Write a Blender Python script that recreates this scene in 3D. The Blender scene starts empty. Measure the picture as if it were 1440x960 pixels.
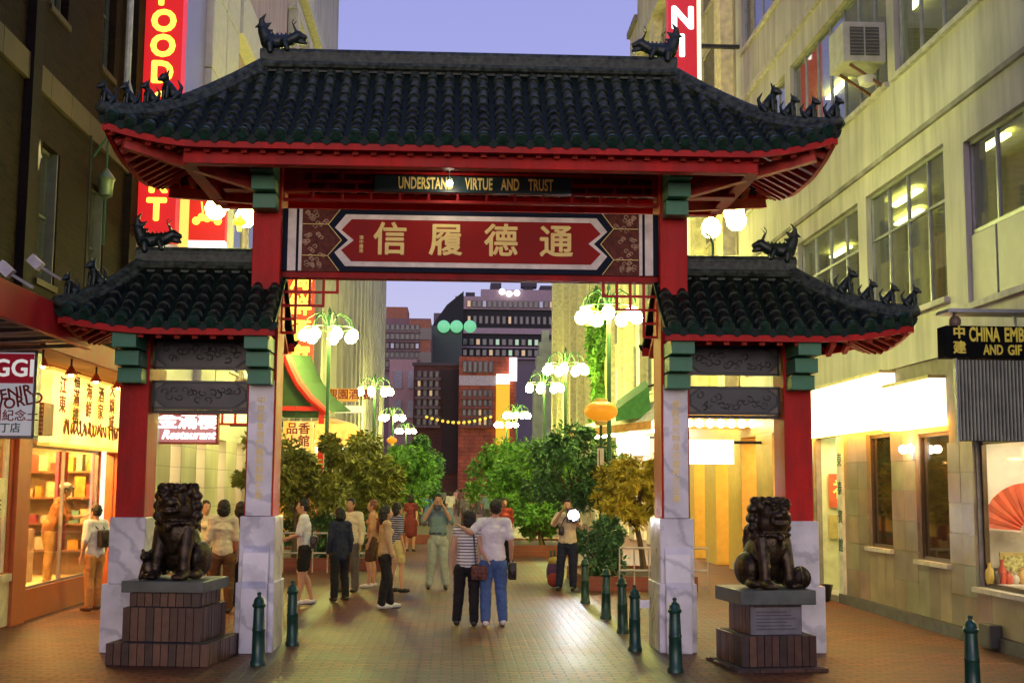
import bpy, bmesh, math, random
from mathutils import Vector, Matrix, Euler, noise
R = math.radians
rnd = random.Random(7)
scn = bpy.context.scene
col = scn.collection

# ------------------------------------------------------------------ camera
FPX, HC = 1750.0, 1.9                       # focal length for a 1440 px wide frame, eye height (m)
PSI, TH, RHO = R(2.62), R(6.6), R(0.4)      # yaw to the right, pitch up, roll
_f = Vector((math.sin(PSI)*math.cos(TH), math.cos(PSI)*math.cos(TH), math.sin(TH)))
_r0 = Vector((math.cos(PSI), -math.sin(PSI), 0)); _u0 = _r0.cross(_f)
_r = _r0*math.cos(RHO) + _u0*math.sin(RHO); _u = _u0*math.cos(RHO) - _r0*math.sin(RHO)
cam = bpy.data.objects.new('camera', bpy.data.cameras.new('camera')); col.objects.link(cam)
cam.data.sensor_width = 36; cam.data.lens = FPX/1440*36
cam.data.clip_start = 0.1; cam.data.clip_end = 2000
cam.matrix_world = Matrix(((_r.x, _u.x, -_f.x, 0), (_r.y, _u.y, -_f.y, 0), (_r.z, _u.z, -_f.z, HC), (0, 0, 0, 1)))
scn.camera = cam

# ------------------------------------------------------------------ dusk sky, faint afterglow, exposure
world = bpy.data.worlds.new('World'); scn.world = world; world.use_nodes = True
nt = world.node_tree; nt.nodes.clear()
wo = nt.nodes.new('ShaderNodeOutputWorld'); bg = nt.nodes.new('ShaderNodeBackground')
tc = nt.nodes.new('ShaderNodeTexCoord'); sp = nt.nodes.new('ShaderNodeSeparateXYZ')
rp = nt.nodes.new('ShaderNodeValToRGB')
rp.color_ramp.elements[0].position = 0.0; rp.color_ramp.elements[0].color = (0.56, 0.52, 0.82, 1)
rp.color_ramp.elements[1].position = 0.75; rp.color_ramp.elements[1].color = (0.22, 0.22, 0.58, 1)
e = rp.color_ramp.elements.new(0.30); e.color = (0.33, 0.32, 0.75, 1)
sky = nt.nodes.new('ShaderNodeTexSky'); sky.sky_type = 'NISHITA'; sky.sun_disc = False
sky.sun_elevation = R(3); sky.sun_rotation = R(200)
mx = nt.nodes.new('ShaderNodeMix'); mx.data_type = 'RGBA'; mx.inputs[0].default_value = 0.06
nt.links.new(tc.outputs['Generated'], sp.inputs[0]); nt.links.new(sp.outputs['Z'], rp.inputs[0])
nt.links.new(rp.outputs[0], mx.inputs[6]); nt.links.new(sky.outputs[0], mx.inputs[7])
nt.links.new(mx.outputs[2], bg.inputs[0]); nt.links.new(bg.outputs[0], wo.inputs[0])
bg.inputs[1].default_value = 1.0
sun = bpy.data.objects.new('sun', bpy.data.lights.new('sun', 'SUN')); col.objects.link(sun)
sun.data.energy = 1.15; sun.data.angle = R(40); sun.data.color = (1.0, 0.84, 0.74)
sun.rotation_euler = Vector((0.02, 0.99, -0.045)).to_track_quat('-Z', 'Y').to_euler()
scn.view_settings.view_transform = 'Standard'; scn.view_settings.look = 'None'
scn.view_settings.exposure = 0.0; scn.view_settings.gamma = 1.0
scn.view_settings.use_curve_mapping = False
scn.render.engine = 'CYCLES'
scn.cycles.use_denoising = True
try: scn.cycles.denoiser = 'OPENIMAGEDENOISE'
except Exception: pass
scn.cycles.use_light_tree = True
scn.cycles.max_bounces = 6; scn.cycles.diffuse_bounces = 3; scn.cycles.glossy_bounces = 3
scn.cycles.transparent_max_bounces = 12; scn.cycles.transmission_bounces = 4
scn.cycles.caustics_reflective = False; scn.cycles.caustics_refractive = False
scn.cycles.sample_clamp_indirect = 6.0

# ------------------------------------------------------------------ helpers
def _dir(px, py): return _f*FPX + _r*(px-720) - _u*(py-480)
def at(px, py, Y):                          # point of the place seen at that pixel, at street depth Y
    v = _dir(px, py); return Vector((0, 0, HC)) + v*(Y/v.y)
def atX(px, py, X):
    v = _dir(px, py); return Vector((0, 0, HC)) + v*(X/v.x)
def gr(px, py, z=0.0):
    v = _dir(px, py); return Vector((0, 0, HC)) + v*((z-HC)/v.z)

def thing(name, label, cat, loc=(0, 0, 0), rz=0.0, group=None):
    o = bpy.data.objects.new(name, None); col.objects.link(o)
    o.location = loc; o.rotation_euler = (0, 0, rz); o.empty_display_size = 0.1
    o['label'] = label; o['category'] = cat
    if group: o['group'] = group
    return o
def tag(o, label, cat, group=None):
    o['label'] = label; o['category'] = cat
    if group: o['group'] = group
    return o
def struct(o): o['kind'] = 'structure'; return o
def link(name, me, mat, parent=None, local=False):
    o = bpy.data.objects.new(name, me); col.objects.link(o)
    if mat is not None and not me.materials: me.materials.append(mat)
    if parent is not None:
        o.parent = parent
        if not local and parent.type == 'EMPTY':
            o.matrix_parent_inverse = (Matrix.Translation(parent.location) @ parent.rotation_euler.to_matrix().to_4x4()).inverted()
    return o
def copy_tree(o, parent=None):
    c = o.copy(); col.objects.link(c); c.parent = parent
    for ch in list(o.children): copy_tree(ch, c)
    return c

class MB:
    def __init__(s): s.v = []; s.f = []
    def box(s, x0, x1, y0, y1, z0, z1, m=None):
        b = len(s.v)
        p = [(x0,y0,z0),(x1,y0,z0),(x1,y1,z0),(x0,y1,z0),(x0,y0,z1),(x1,y0,z1),(x1,y1,z1),(x0,y1,z1)]
        if m is not None: p = [tuple(m @ Vector(q)) for q in p]
        s.v += p
        s.f += [tuple(b+i for i in q) for q in ((0,3,2,1),(4,5,6,7),(0,1,5,4),(1,2,6,5),(2,3,7,6),(3,0,4,7))]
        return s
    def bar(s, a, b, w, h, up=(0,0,1)):
        a = Vector(a); b = Vector(b); d = (b-a); L = d.length; d.normalize()
        x = d.cross(Vector(up)); x = x.normalized() if x.length > 1e-6 else Vector((1,0,0)); z = x.cross(d)
        m = Matrix(((x.x,d.x,z.x,a.x),(x.y,d.y,z.y,a.y),(x.z,d.z,z.z,a.z),(0,0,0,1)))
        return s.box(-w/2, w/2, 0, L, -h/2, h/2, m)
    def tube(s, pts, r, n=8, cap=True):
        pts = [Vector(p) for p in pts]; k = len(pts)
        rs = r if isinstance(r, (list, tuple)) else [r]*k
        b = len(s.v); ref = None
        for i, p in enumerate(pts):
            d = (pts[min(i+1,k-1)]-pts[max(i-1,0)])
            d = d.normalized() if d.length > 1e-9 else Vector((0,0,1))
            if ref is None:
                ref = Vector((0,0,1)) if abs(d.z) < 0.9 else Vector((1,0,0))
            x = (ref - d*ref.dot(d))
            x = x.normalized() if x.length > 1e-6 else d.orthogonal().normalized()
            ref = x; y = d.cross(x)
            for j in range(n):
                a = 2*math.pi*j/n; s.v.append(tuple(p + (x*math.cos(a)+y*math.sin(a))*rs[i]))
        for i in range(k-1):
            for j in range(n):
                j2 = (j+1) % n; s.f.append((b+i*n+j, b+i*n+j2, b+(i+1)*n+j2, b+(i+1)*n+j))
        if cap:
            s.f.append(tuple(b+j for j in reversed(range(n)))); s.f.append(tuple(b+(k-1)*n+j for j in range(n)))
        return s
    def lathe(s, prof, n=16, o=(0,0,0), sx=1, sy=1):
        b = len(s.v); k = len(prof)
        for (r, z) in prof:
            for j in range(n):
                a = 2*math.pi*j/n; s.v.append((o[0]+r*math.cos(a)*sx, o[1]+r*math.sin(a)*sy, o[2]+z))
        for i in range(k-1):
            for j in range(n):
                j2 = (j+1) % n; s.f.append((b+i*n+j, b+i*n+j2, b+(i+1)*n+j2, b+(i+1)*n+j))
        s.f.append(tuple(b+j for j in reversed(range(n)))); s.f.append(tuple(b+(k-1)*n+j for j in range(n)))
        return s
    def ball(s, c, r, n=12, k=8, sz=1.0):
        pr = [(max(1e-4, r*math.sin(math.pi*i/k)), -r*sz*math.cos(math.pi*i/k)) for i in range(k+1)]
        return s.lathe(pr, n, c)
    def prism(s, poly, fn0, fn1):            # poly of 2D points, fn0/fn1 map (u, v) to the two faces
        b = len(s.v); n = len(poly)
        s.v += [tuple(fn0(*p)) for p in poly] + [tuple(fn1(*p)) for p in poly]
        s.f.append(tuple(b+i for i in range(n))); s.f.append(tuple(b+n+i for i in reversed(range(n))))
        for i in range(n):
            j = (i+1) % n; s.f.append((b+i, b+n+i, b+n+j, b+j))
        return s
    def quad(s, *p):
        b = len(s.v); s.v += [tuple(q) for q in p]; s.f.append(tuple(range(b, b+len(p)))); return s
    def add(s, v, f, m):
        b = len(s.v); s.v += [tuple(m @ Vector(q)) for q in v]; s.f += [tuple(b+i for i in q) for q in f]; return s
    def mesh(s, name, smooth=False):
        me = bpy.data.meshes.new(name); me.from_pydata(s.v, [], s.f); me.validate(); me.update()
        bm = bmesh.new(); bm.from_mesh(me); bmesh.ops.recalc_face_normals(bm, faces=bm.faces); bm.to_mesh(me); bm.free()
        if smooth:
            me.polygons.foreach_set('use_smooth', [True]*len(me.polygons))
            try: me.set_sharp_from_angle(angle=R(40))
            except Exception: pass
        return me
    def build(s, name, mat, parent=None, smooth=False, local=False, bevel=0):
        o = link(name, s.mesh(name, smooth), mat, parent, local)
        if bevel:
            md = o.modifiers.new('bevel', 'BEVEL'); md.width = bevel; md.segments = 2; md.limit_method = 'ANGLE'
        return o

# ------------------------------------------------------------------ materials
_M = {}
def M(name, c, rough=0.6, metal=0.0, var=0.25, vs=6.0, bump=0.0, bs=40.0, spec=0.5, c2=None, coat=0.0):
    if name in _M: return _M[name]
    m = bpy.data.materials.new(name); m.use_nodes = True; t = m.node_tree; b = t.nodes['Principled BSDF']
    b.inputs['Roughness'].default_value = rough; b.inputs['Metallic'].default_value = metal
    b.inputs['Specular IOR Level'].default_value = spec
    if coat: b.inputs['Coat Weight'].default_value = coat; b.inputs['Coat Roughness'].default_value = 0.12
    g = t.nodes.new('ShaderNodeNewGeometry')
    n = t.nodes.new('ShaderNodeTexNoise'); n.inputs['Scale'].default_value = vs; n.inputs['Detail'].default_value = 5
    t.links.new(g.outputs['Position'], n.inputs['Vector'])
    r = t.nodes.new('ShaderNodeValToRGB')
    lo = [x*(1-var) for x in c]; hi = [min(1, x*(1+var)) for x in (c2 or c)]
    r.color_ramp.elements[0].position = 0.3; r.color_ramp.elements[0].color = (*lo, 1)
    r.color_ramp.elements[1].position = 0.72; r.color_ramp.elements[1].color = (*hi, 1)
    t.links.new(n.outputs['Fac'], r.inputs[0]); t.links.new(r.outputs[0], b.inputs['Base Color'])
    if rough < 0.95:
        q = t.nodes.new('ShaderNodeMapRange'); q.inputs['To Min'].default_value = rough*0.8; q.inputs['To Max'].default_value = min(1, rough*1.25)
        t.links.new(n.outputs['Fac'], q.inputs['Value']); t.links.new(q.outputs[0], b.inputs['Roughness'])
    if bump:
        n2 = t.nodes.new('ShaderNodeTexNoise'); n2.inputs['Scale'].default_value = bs; n2.inputs['Detail'].default_value = 4
        t.links.new(g.outputs['Position'], n2.inputs['Vector'])
        bp = t.nodes.new('ShaderNodeBump'); bp.inputs['Strength'].default_value = bump; bp.inputs['Distance'].default_value = 0.02
        t.links.new(n2.outputs['Fac'], bp.inputs['Height']); t.links.new(bp.outputs[0], b.inputs['Normal'])
    _M[name] = m; return m
def E(name, c, s, c2=None, vs=3.0):
    if name in _M: return _M[name]
    m = bpy.data.materials.new(name); m.use_nodes = True; t = m.node_tree; b = t.nodes['Principled BSDF']
    b.inputs['Base Color'].default_value = (*[x*0.6 for x in c], 1); b.inputs['Roughness'].default_value = 0.4
    b.inputs['Emission Strength'].default_value = s; b.inputs['Emission Color'].default_value = (*c, 1)
    if c2:
        g = t.nodes.new('ShaderNodeNewGeometry'); n = t.nodes.new('ShaderNodeTexNoise'); n.inputs['Scale'].default_value = vs
        r = t.nodes.new('ShaderNodeValToRGB'); r.color_ramp.elements[0].position = 0.35; r.color_ramp.elements[1].position = 0.65
        r.color_ramp.elements[0].color = (*c, 1); r.color_ramp.elements[1].color = (*c2, 1)
        t.links.new(g.outputs['Position'], n.inputs['Vector']); t.links.new(n.outputs['Fac'], r.inputs[0])
        t.links.new(r.outputs[0], b.inputs['Emission Color'])
    _M[name] = m; return m
def glass(name='window_glass', tint=(0.75, 0.8, 0.78), refl=0.16, dirt=0.06):
    if name in _M: return _M[name]
    m = bpy.data.materials.new(name); m.use_nodes = True; t = m.node_tree; t.nodes.clear()
    o = t.nodes.new('ShaderNodeOutputMaterial'); tr = t.nodes.new('ShaderNodeBsdfTransparent'); gl = t.nodes.new('ShaderNodeBsdfGlossy')
    df = t.nodes.new('ShaderNodeBsdfDiffuse'); a = t.nodes.new('ShaderNodeMixShader'); c = t.nodes.new('ShaderNodeMixShader')
    lw_ = t.nodes.new('ShaderNodeLayerWeight'); lw_.inputs[0].default_value = .5; fr = t.nodes.new('ShaderNodeMath'); fr.operation = 'POWER'; fr.inputs[1].default_value = 5
    t.links.new(lw_.outputs['Facing'], fr.inputs[0])
    ad = t.nodes.new('ShaderNodeMath'); ad.operation = 'ADD'; ad.inputs[1].default_value = refl; ad.use_clamp = True
    tr.inputs[0].default_value = (*tint, 1); gl.inputs['Roughness'].default_value = 0.03
    df.inputs[0].default_value = (0.35, 0.35, 0.33, 1); c.inputs[0].default_value = dirt
    t.links.new(fr.outputs[0], ad.inputs[0]); t.links.new(ad.outputs[0], a.inputs[0])
    t.links.new(tr.outputs[0], a.inputs[1]); t.links.new(gl.outputs[0], a.inputs[2])
    t.links.new(a.outputs[0], c.inputs[1]); t.links.new(df.outputs[0], c.inputs[2]); t.links.new(c.outputs[0], o.inputs[0])
    _M[name] = m; return m
def brickmat(name, c1, c2, mortar, bw, bh, plane='xy', mort=0.012, rough=0.7, bump=0.5, off=0.5, dirt=0.5, spec=0.5):
    if name in _M: return _M[name]
    m = bpy.data.materials.new(name); m.use_nodes = True; t = m.node_tree; b = t.nodes['Principled BSDF']
    b.inputs['Specular IOR Level'].default_value = spec
    g = t.nodes.new('ShaderNodeNewGeometry'); s = t.nodes.new('ShaderNodeSeparateXYZ'); cb = t.nodes.new('ShaderNodeCombineXYZ')
    t.links.new(g.outputs['Position'], s.inputs[0])
    ax = {'xy': ('X', 'Y'), 'yz': ('Y', 'Z'), 'xz': ('X', 'Z')}[plane]
    t.links.new(s.outputs[ax[0]], cb.inputs[0]); t.links.new(s.outputs[ax[1]], cb.inputs[1])
    k = t.nodes.new('ShaderNodeTexBrick'); k.inputs['Scale'].default_value = 1.0
    k.inputs['Brick Width'].default_value = bw; k.inputs['Row Height'].default_value = bh; k.inputs['Mortar Size'].default_value = mort
    k.inputs['Color1'].default_value = (*c1, 1); k.inputs['Color2'].default_value = (*c2, 1); k.inputs['Mortar'].default_value = (*mortar, 1)
    k.inputs['Bias'].default_value = -0.1; k.offset = off; k.inputs['Mortar Smooth'].default_value = 0.2
    t.links.new(cb.outputs[0], k.inputs['Vector'])
    n = t.nodes.new('ShaderNodeTexNoise'); n.inputs['Scale'].default_value = 0.9; n.inputs['Detail'].default_value = 6
    t.links.new(g.outputs['Position'], n.inputs['Vector'])
    r = t.nodes.new('ShaderNodeMapRange'); r.inputs['From Min'].default_value = 0.3; r.inputs['From Max'].default_value = 0.7
    r.inputs['To Min'].default_value = 1-dirt; r.inputs['To Max'].default_value = 1+dirt*0.4
    t.links.new(n.outputs['Fac'], r.inputs['Value'])
    mx = t.nodes.new('ShaderNodeMix'); mx.data_type = 'RGBA'; mx.blend_type = 'MULTIPLY'; mx.inputs[0].default_value = 1
    t.links.new(k.outputs['Color'], mx.inputs[6]); t.links.new(r.outputs[0], mx.inputs[7]); t.links.new(mx.outputs[2], b.inputs['Base Color'])
    q = t.nodes.new('ShaderNodeMapRange'); q.inputs['To Min'].default_value = rough*0.75; q.inputs['To Max'].default_value = min(1, rough*1.3)
    t.links.new(n.outputs['Fac'], q.inputs['Value']); t.links.new(q.outputs[0], b.inputs['Roughness'])
    bp = t.nodes.new('ShaderNodeBump'); bp.inputs['Strength'].default_value = bump; bp.inputs['Distance'].default_value = 0.01; bp.invert = True
    t.links.new(k.outputs['Fac'], bp.inputs['Height']); t.links.new(bp.outputs[0], b.inputs['Normal'])
    _M[name] = m; return m

# shapes that need evaluating are evaluated in a small scene of their own
WS = bpy.data.scenes.new('workshop')
def evaluated_mesh(o):
    WS.collection.objects.link(o); vl = WS.view_layers[0]; vl.update()
    me = bpy.data.meshes.new_from_object(o.evaluated_get(vl.depsgraph)); return me
# writing: a text curve turned into a thin mesh. face 'cam' reads towards -Y, 'left' towards +X, 'right' towards -X
def text(body, size, p, mat, parent, face='cam', ext=0.006, bold=0.0, align='CENTER', name='lettering', sx=1.0, rot=0.0, space=1.0, ital=0.0):
    if '\n' in body:                           # one object for each line
        ln = body.split('\n'); o = None
        for i, l in enumerate(ln):
            dz = ((len(ln)-1)/2-i)*size*1.02
            if l.strip(): o = text(l, size, (p[0], p[1], p[2]+dz), mat, parent, face, ext, bold, align, name, sx, rot, space, ital)
        return o
    cu = bpy.data.curves.new('t', 'FONT'); cu.body = body; cu.size = size; cu.extrude = ext; cu.offset = 0
    cu.align_x = align; cu.align_y = 'CENTER'; cu.space_character = space; cu.shear = ital; cu.resolution_u = 3
    o = bpy.data.objects.new('t', cu); me = evaluated_mesh(o)
    bpy.data.objects.remove(o); bpy.data.curves.remove(cu)
    me.materials.clear()
    if bold:                                   # heavier strokes: shifted copies of the outline, each a hair deeper
        bm = bmesh.new()
        for k in range(9):
            a = k*math.pi/4; d = (bold*size if k else 0)
            q = me.copy(); q.transform(Matrix.Translation((d*math.cos(a), d*math.sin(a), -.0004*k))); bm.from_mesh(q); bpy.data.meshes.remove(q)
        bm.to_mesh(me); bm.free()
    B = {'cam': Matrix(((1,0,0),(0,0,-1),(0,1,0))), 'left': Matrix(((0,0,1),(1,0,0),(0,1,0))), 'right': Matrix(((0,0,-1),(-1,0,0),(0,1,0)))}[face]
    m = Matrix.Translation(Vector(p)) @ B.to_4x4() @ Matrix.Rotation(rot, 4, 'Z') @ Matrix.Diagonal((sx, 1, 1, 1))
    me.transform(m)
    return link(name, me, mat, parent)

# smooth solid from overlapping tapered limbs and ellipsoids
def caps(mb, a, ra, b, rb, n=10, fx=1.0, fy=1.0):
    a = Vector(a); b = Vector(b); d = b-a; L = d.length
    if L < 1e-6: d = Vector((0,0,1)); L = 1e-3
    d = d.normalized(); x = d.orthogonal().normalized(); y = d.cross(x)
    prof = [(math.sin(math.pi/2*i/3)*ra, -math.cos(math.pi/2*i/3)*ra) for i in range(4)] + [(math.cos(math.pi/2*i/3)*rb, L+math.sin(math.pi/2*i/3)*rb) for i in range(4)]
    base = len(mb.v); c = (a+b)/2
    for (r, t) in prof:
        r = max(r, 1e-4)
        for j in range(n):
            q = 2*math.pi*j/n; p = a + d*t + (x*math.cos(q)+y*math.sin(q))*r
            w = p - (a + d*max(0, min(L, t))); p = (a + d*max(0, min(L, t))) + Vector((w.x*fx, w.y*fy, w.z))
            mb.v.append(tuple(p))
    k = len(prof)
    for i in range(k-1):
        for j in range(n):
            j2 = (j+1) % n; mb.f.append((base+i*n+j, base+i*n+j2, base+(i+1)*n+j2, base+(i+1)*n+j))
    mb.f.append(tuple(base+j for j in reversed(range(n)))); mb.f.append(tuple(base+(k-1)*n+j for j in range(n)))
def ell(mb, c, rx, ry, rz, rot=None, n=14, k=10):
    b = len(mb.v); c = Vector(c); e = (rot or Euler((0,0,0))).to_matrix() if not isinstance(rot, Matrix) else rot
    for i in range(k+1):
        th = math.pi*i/k
        for j in range(n):
            a = 2*math.pi*j/n; s = max(math.sin(th), 1e-3)
            mb.v.append(tuple(c + e @ Vector((rx*s*math.cos(a), ry*s*math.sin(a), -rz*math.cos(th)))))
    for i in range(k):
        for j in range(n):
            j2 = (j+1) % n; mb.f.append((b+i*n+j, b+i*n+j2, b+(i+1)*n+j2, b+(i+1)*n+j))
    mb.f.append(tuple(b+j for j in reversed(range(n)))); mb.f.append(tuple(b+k*n+j for j in range(n)))
def blob(name, mb, voxel, mat, parent=None, local=True, smooth=2, wrinkle=0.0, wf=11.0):
    me = bpy.data.meshes.new('tmp'); me.from_pydata(mb.v, [], mb.f); me.update()
    bm = bmesh.new(); bm.from_mesh(me); bmesh.ops.recalc_face_normals(bm, faces=bm.faces); bm.to_mesh(me); bm.free()
    o = bpy.data.objects.new('tmp', me)
    md = o.modifiers.new('r', 'REMESH'); md.mode = 'VOXEL'; md.voxel_size = voxel
    if smooth:
        ms = o.modifiers.new('s', 'SMOOTH'); ms.iterations = smooth; ms.factor = 0.5
    r = evaluated_mesh(o)
    bpy.data.objects.remove(o); bpy.data.meshes.remove(me)
    if wrinkle:                                # folds: move the surface along its normals
        off = Vector((rnd.random()*9, rnd.random()*9, rnd.random()*9)); nr = [v.normal.copy() for v in r.vertices]
        for v, n_ in zip(r.vertices, nr):
            q = Vector((v.co.x*wf, v.co.y*wf, v.co.z*wf*1.7))+off; v.co += n_*(noise.noise(q)*wrinkle + noise.noise(q*2.3)*wrinkle*.45)
    r.name = name; r.polygons.foreach_set('use_smooth', [True]*len(r.polygons))
    return link(name, r, mat, parent, local)
# ------------------------------------------------------------------ ground
paving = brickmat('brick_paving', (0.190, 0.066, 0.032), (0.095, 0.036, 0.021), (0.030, 0.022, 0.018), 0.23, 0.115, 'xy', 0.014, 0.50, 0.9, 0.5, 0.6, 0.18)
struct(MB().quad((-14, -6, 0), (14, -6, 0), (14, 260, 0), (-14, 260, 0)).build('street_paving', paving))
struct(MB().quad((-900, -900, -0.02), (900, -900, -0.02), (900, 900, -0.02), (-900, 900, -0.02)).build('ground', M('asphalt', (0.05, 0.05, 0.052), 0.8)))
def strip(x0, x1, y0, y1, mat, name): return struct(MB().quad((x0, y0, 0.004), (x1, y0, 0.004), (x1, y1, 0.004), (x0, y1, 0.004)).build(name, mat))
strip(2.02, 2.38, -6, 90, brickmat('edge_shade_paving', (0.07, 0.04, 0.028), (0.05, 0.03, 0.022), (0.03, 0.025, 0.02), 0.115, 0.23, 'xy', 0.012, 0.5, 0.6, 0.0), 'paving_shade_band')  # darker band by the bollards: a flash shadow put into the paving colour
strip(-2.22, -1.9, -6, 90, _M['edge_shade_paving'], 'paving_shade_band')

# ------------------------------------------------------------------ the gate
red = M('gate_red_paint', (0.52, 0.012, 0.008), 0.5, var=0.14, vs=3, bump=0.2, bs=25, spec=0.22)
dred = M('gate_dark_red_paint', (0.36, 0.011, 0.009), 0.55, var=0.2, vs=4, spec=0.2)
lred = M('gate_rafter_red', (0.55, 0.06, 0.04), 0.45, var=0.15)
corb = M('corbel_green_paint', (0.05, 0.22, 0.11), 0.5, var=0.15)
tile = M('glazed_green_tile', (0.015, 0.024, 0.016), 0.45, var=0.6, vs=16, spec=0.28, c2=(0.050, 0.066, 0.046))
pan = M('roof_pan_tile', (0.006, 0.014, 0.011), 0.55, var=0.5, vs=8, spec=0.12)
marble = M('grey_marble', (0.62, 0.62, 0.63), 0.28, var=0.2, vs=2.2, c2=(0.68, 0.68, 0.70), bump=0.03)
def veins(m):
    t = m.node_tree; b = t.nodes['Principled BSDF']; g = t.nodes['Geometry'] if 'Geometry' in t.nodes else t.nodes.new('ShaderNodeNewGeometry')
    w = t.nodes.new('ShaderNodeTexWave'); w.inputs['Scale'].default_value = 1.1; w.inputs['Distortion'].default_value = 11; w.inputs['Detail'].default_value = 5; w.inputs['Detail Scale'].default_value = 1.6
    w.bands_direction = 'DIAGONAL'; t.links.new(g.outputs['Position'], w.inputs['Vector'])
    r = t.nodes.new('ShaderNodeValToRGB'); r.color_ramp.elements[0].position = 0.0; r.color_ramp.elements[0].color = (0.68, 0.69, 0.73, 1)
    r.color_ramp.elements[1].position = 0.28; r.color_ramp.elements[1].color = (1, 1, 1, 1)
    t.links.new(w.outputs['Fac'], r.inputs[0])
    mx = t.nodes.new('ShaderNodeMix'); mx.data_type = 'RGBA'; mx.blend_type = 'MULTIPLY'; mx.inputs[0].default_value = 1
    l = b.inputs['Base Color'].links[0]; src = l.from_socket; t.links.remove(l)
    t.links.new(src, mx.inputs[6]); t.links.new(r.outputs[0], mx.inputs[7]); t.links.new(mx.outputs[2], b.inputs['Base Color'])
veins(marble)
def streaks(m, amt=.35, sc=(1.6, 1.6, .16)):     # rain stains: noise drawn out vertically, multiplied over the paint
    t = m.node_tree; b = t.nodes['Principled BSDF']; g = t.nodes.new('ShaderNodeNewGeometry'); mp = t.nodes.new('ShaderNodeMapping'); mp.inputs['Scale'].default_value = sc
    n = t.nodes.new('ShaderNodeTexNoise'); n.inputs['Scale'].default_value = 2.2; n.inputs['Detail'].default_value = 7; n.inputs['Roughness'].default_value = .62
    t.links.new(g.outputs['Position'], mp.inputs[0]); t.links.new(mp.outputs[0], n.inputs['Vector'])
    r = t.nodes.new('ShaderNodeMapRange'); r.inputs['From Min'].default_value = .36; r.inputs['From Max'].default_value = .62; r.inputs['To Min'].default_value = 1-amt; r.inputs['To Max'].default_value = 1.04
    t.links.new(n.outputs['Fac'], r.inputs['Value']); mx = t.nodes.new('ShaderNodeMix'); mx.data_type = 'RGBA'; mx.blend_type = 'MULTIPLY'; mx.inputs[0].default_value = 1
    l = b.inputs['Base Color'].links[0]; src = l.from_socket; t.links.remove(l)
    t.links.new(src, mx.inputs[6]); t.links.new(r.outputs[0], mx.inputs[7]); t.links.new(mx.outputs[2], b.inputs['Base Color'])
gold = M('gold_paint', (0.97, 0.76, 0.25), 0.55, var=0.1, spec=.2)
navy = M('navy_paint', (0.005, 0.010, 0.026), 0.6, spec=.12)
cream = M('cream_paint', (0.72, 0.66, 0.54), 0.45)
signred = M('sign_maroon_paint', (0.30, 0.014, 0.010), 0.6, var=0.15, vs=3, spec=.15)

streaks(red, .30, (2.5, 2.5, .35)); streaks(lred, .3, (3, 3, 3)); streaks(dred, .4, (2, 2, 1))
GX, GY = 0.18, 14.9
gate = thing('chinatown_gate', 'red chinese gateway with green tiled roofs spanning the brick paved street', 'gate', (GX, GY, 0))
PF = 14.63                                   # front face of the shafts
for sgn in (-1, 1):
    x = GX + sgn*2.43
    p = MB().box(x-.165, x+.165, PF, PF+.56, 1.5, 6.2).build('inner_pillar', red, gate, bevel=.008)
    b = MB().box(x-.20, x+.20, PF-.06, PF+.66, .78, 1.53).box(x-.22, x+.22, PF-.10, PF+.72, 0, .782).build('marble_base', marble, gate, bevel=.01)
    MB().prism([(PF-.101, .0), (PF-.19, .0), (PF-.17, .72), (PF-.13, .8), (PF-.101, 1.12), (PF-.061, 1.2), (PF-.061, .783), (PF-.101, .783)],
               lambda u, v, x=x: (x-.15, u, v), lambda u, v, x=x: (x+.15, u, v)).build('brace_stone', marble, b, bevel=.008)
    s = MB().box(x-.145, x+.145, PF-.035, PF+.01, 1.535, 3.10).build('marble_couplet_slab', marble, gate, bevel=.004)
    cp = '澳陸風光物阜民康邦交友善' if sgn > 0 else '中原氣象德門義路揖讓仁風'
    text('\n'.join(cp), .098, (x, PF-.037, 2.31), gold, s, ext=.003, bold=.012, name='couplet_lettering')
    x2 = GX + sgn*3.90
    MB().box(x2-.165, x2+.165, PF, PF+.50, 1.48, 3.9).build('outer_pillar', red, gate, bevel=.008)
    MB().box(x2-.205, x2+.205, PF-.06, PF+.6, .76, 1.51).box(x2-.25, x2+.25, PF-.12, PF+.68, 0, .762).build('marble_base', marble, gate, bevel=.01)
    for (xx, zt, nn) in ((x, 5.66, 3), (x, 3.60, 3), (x2, 3.60, 3)):
        for k in range(3):
            pr = .56 - .15*k; h = .185
            MB().box(xx-.135, xx+.135, PF-pr, PF+.01, zt-(k+1)*h-.003*k, zt-k*h-.02).build('corbel_block', corb, gate, bevel=.006)
        MB().box(xx-.10, xx+.10, PF-.20, PF+.005, zt-.50, zt+.02).build('corbel_core', M('corbel_dark_green', (.015, .05, .03), .5), gate)

# main timbers
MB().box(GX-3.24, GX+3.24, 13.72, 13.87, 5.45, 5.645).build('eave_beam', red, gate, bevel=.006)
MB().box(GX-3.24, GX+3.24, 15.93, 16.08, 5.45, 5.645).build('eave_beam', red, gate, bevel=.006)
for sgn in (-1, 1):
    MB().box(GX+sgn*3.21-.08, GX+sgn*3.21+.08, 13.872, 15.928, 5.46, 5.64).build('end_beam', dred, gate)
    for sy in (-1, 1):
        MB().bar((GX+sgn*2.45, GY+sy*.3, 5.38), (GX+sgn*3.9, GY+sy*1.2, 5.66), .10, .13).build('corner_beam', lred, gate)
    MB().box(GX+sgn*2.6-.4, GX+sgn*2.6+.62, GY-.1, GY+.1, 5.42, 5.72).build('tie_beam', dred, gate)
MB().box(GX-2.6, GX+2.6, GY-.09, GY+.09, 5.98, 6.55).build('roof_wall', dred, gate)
MB().box(GX-2.265, GX+2.265, GY-.16, GY+.02, 5.76, 5.98).build('lintel', dred, gate, bevel=.005)
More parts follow.
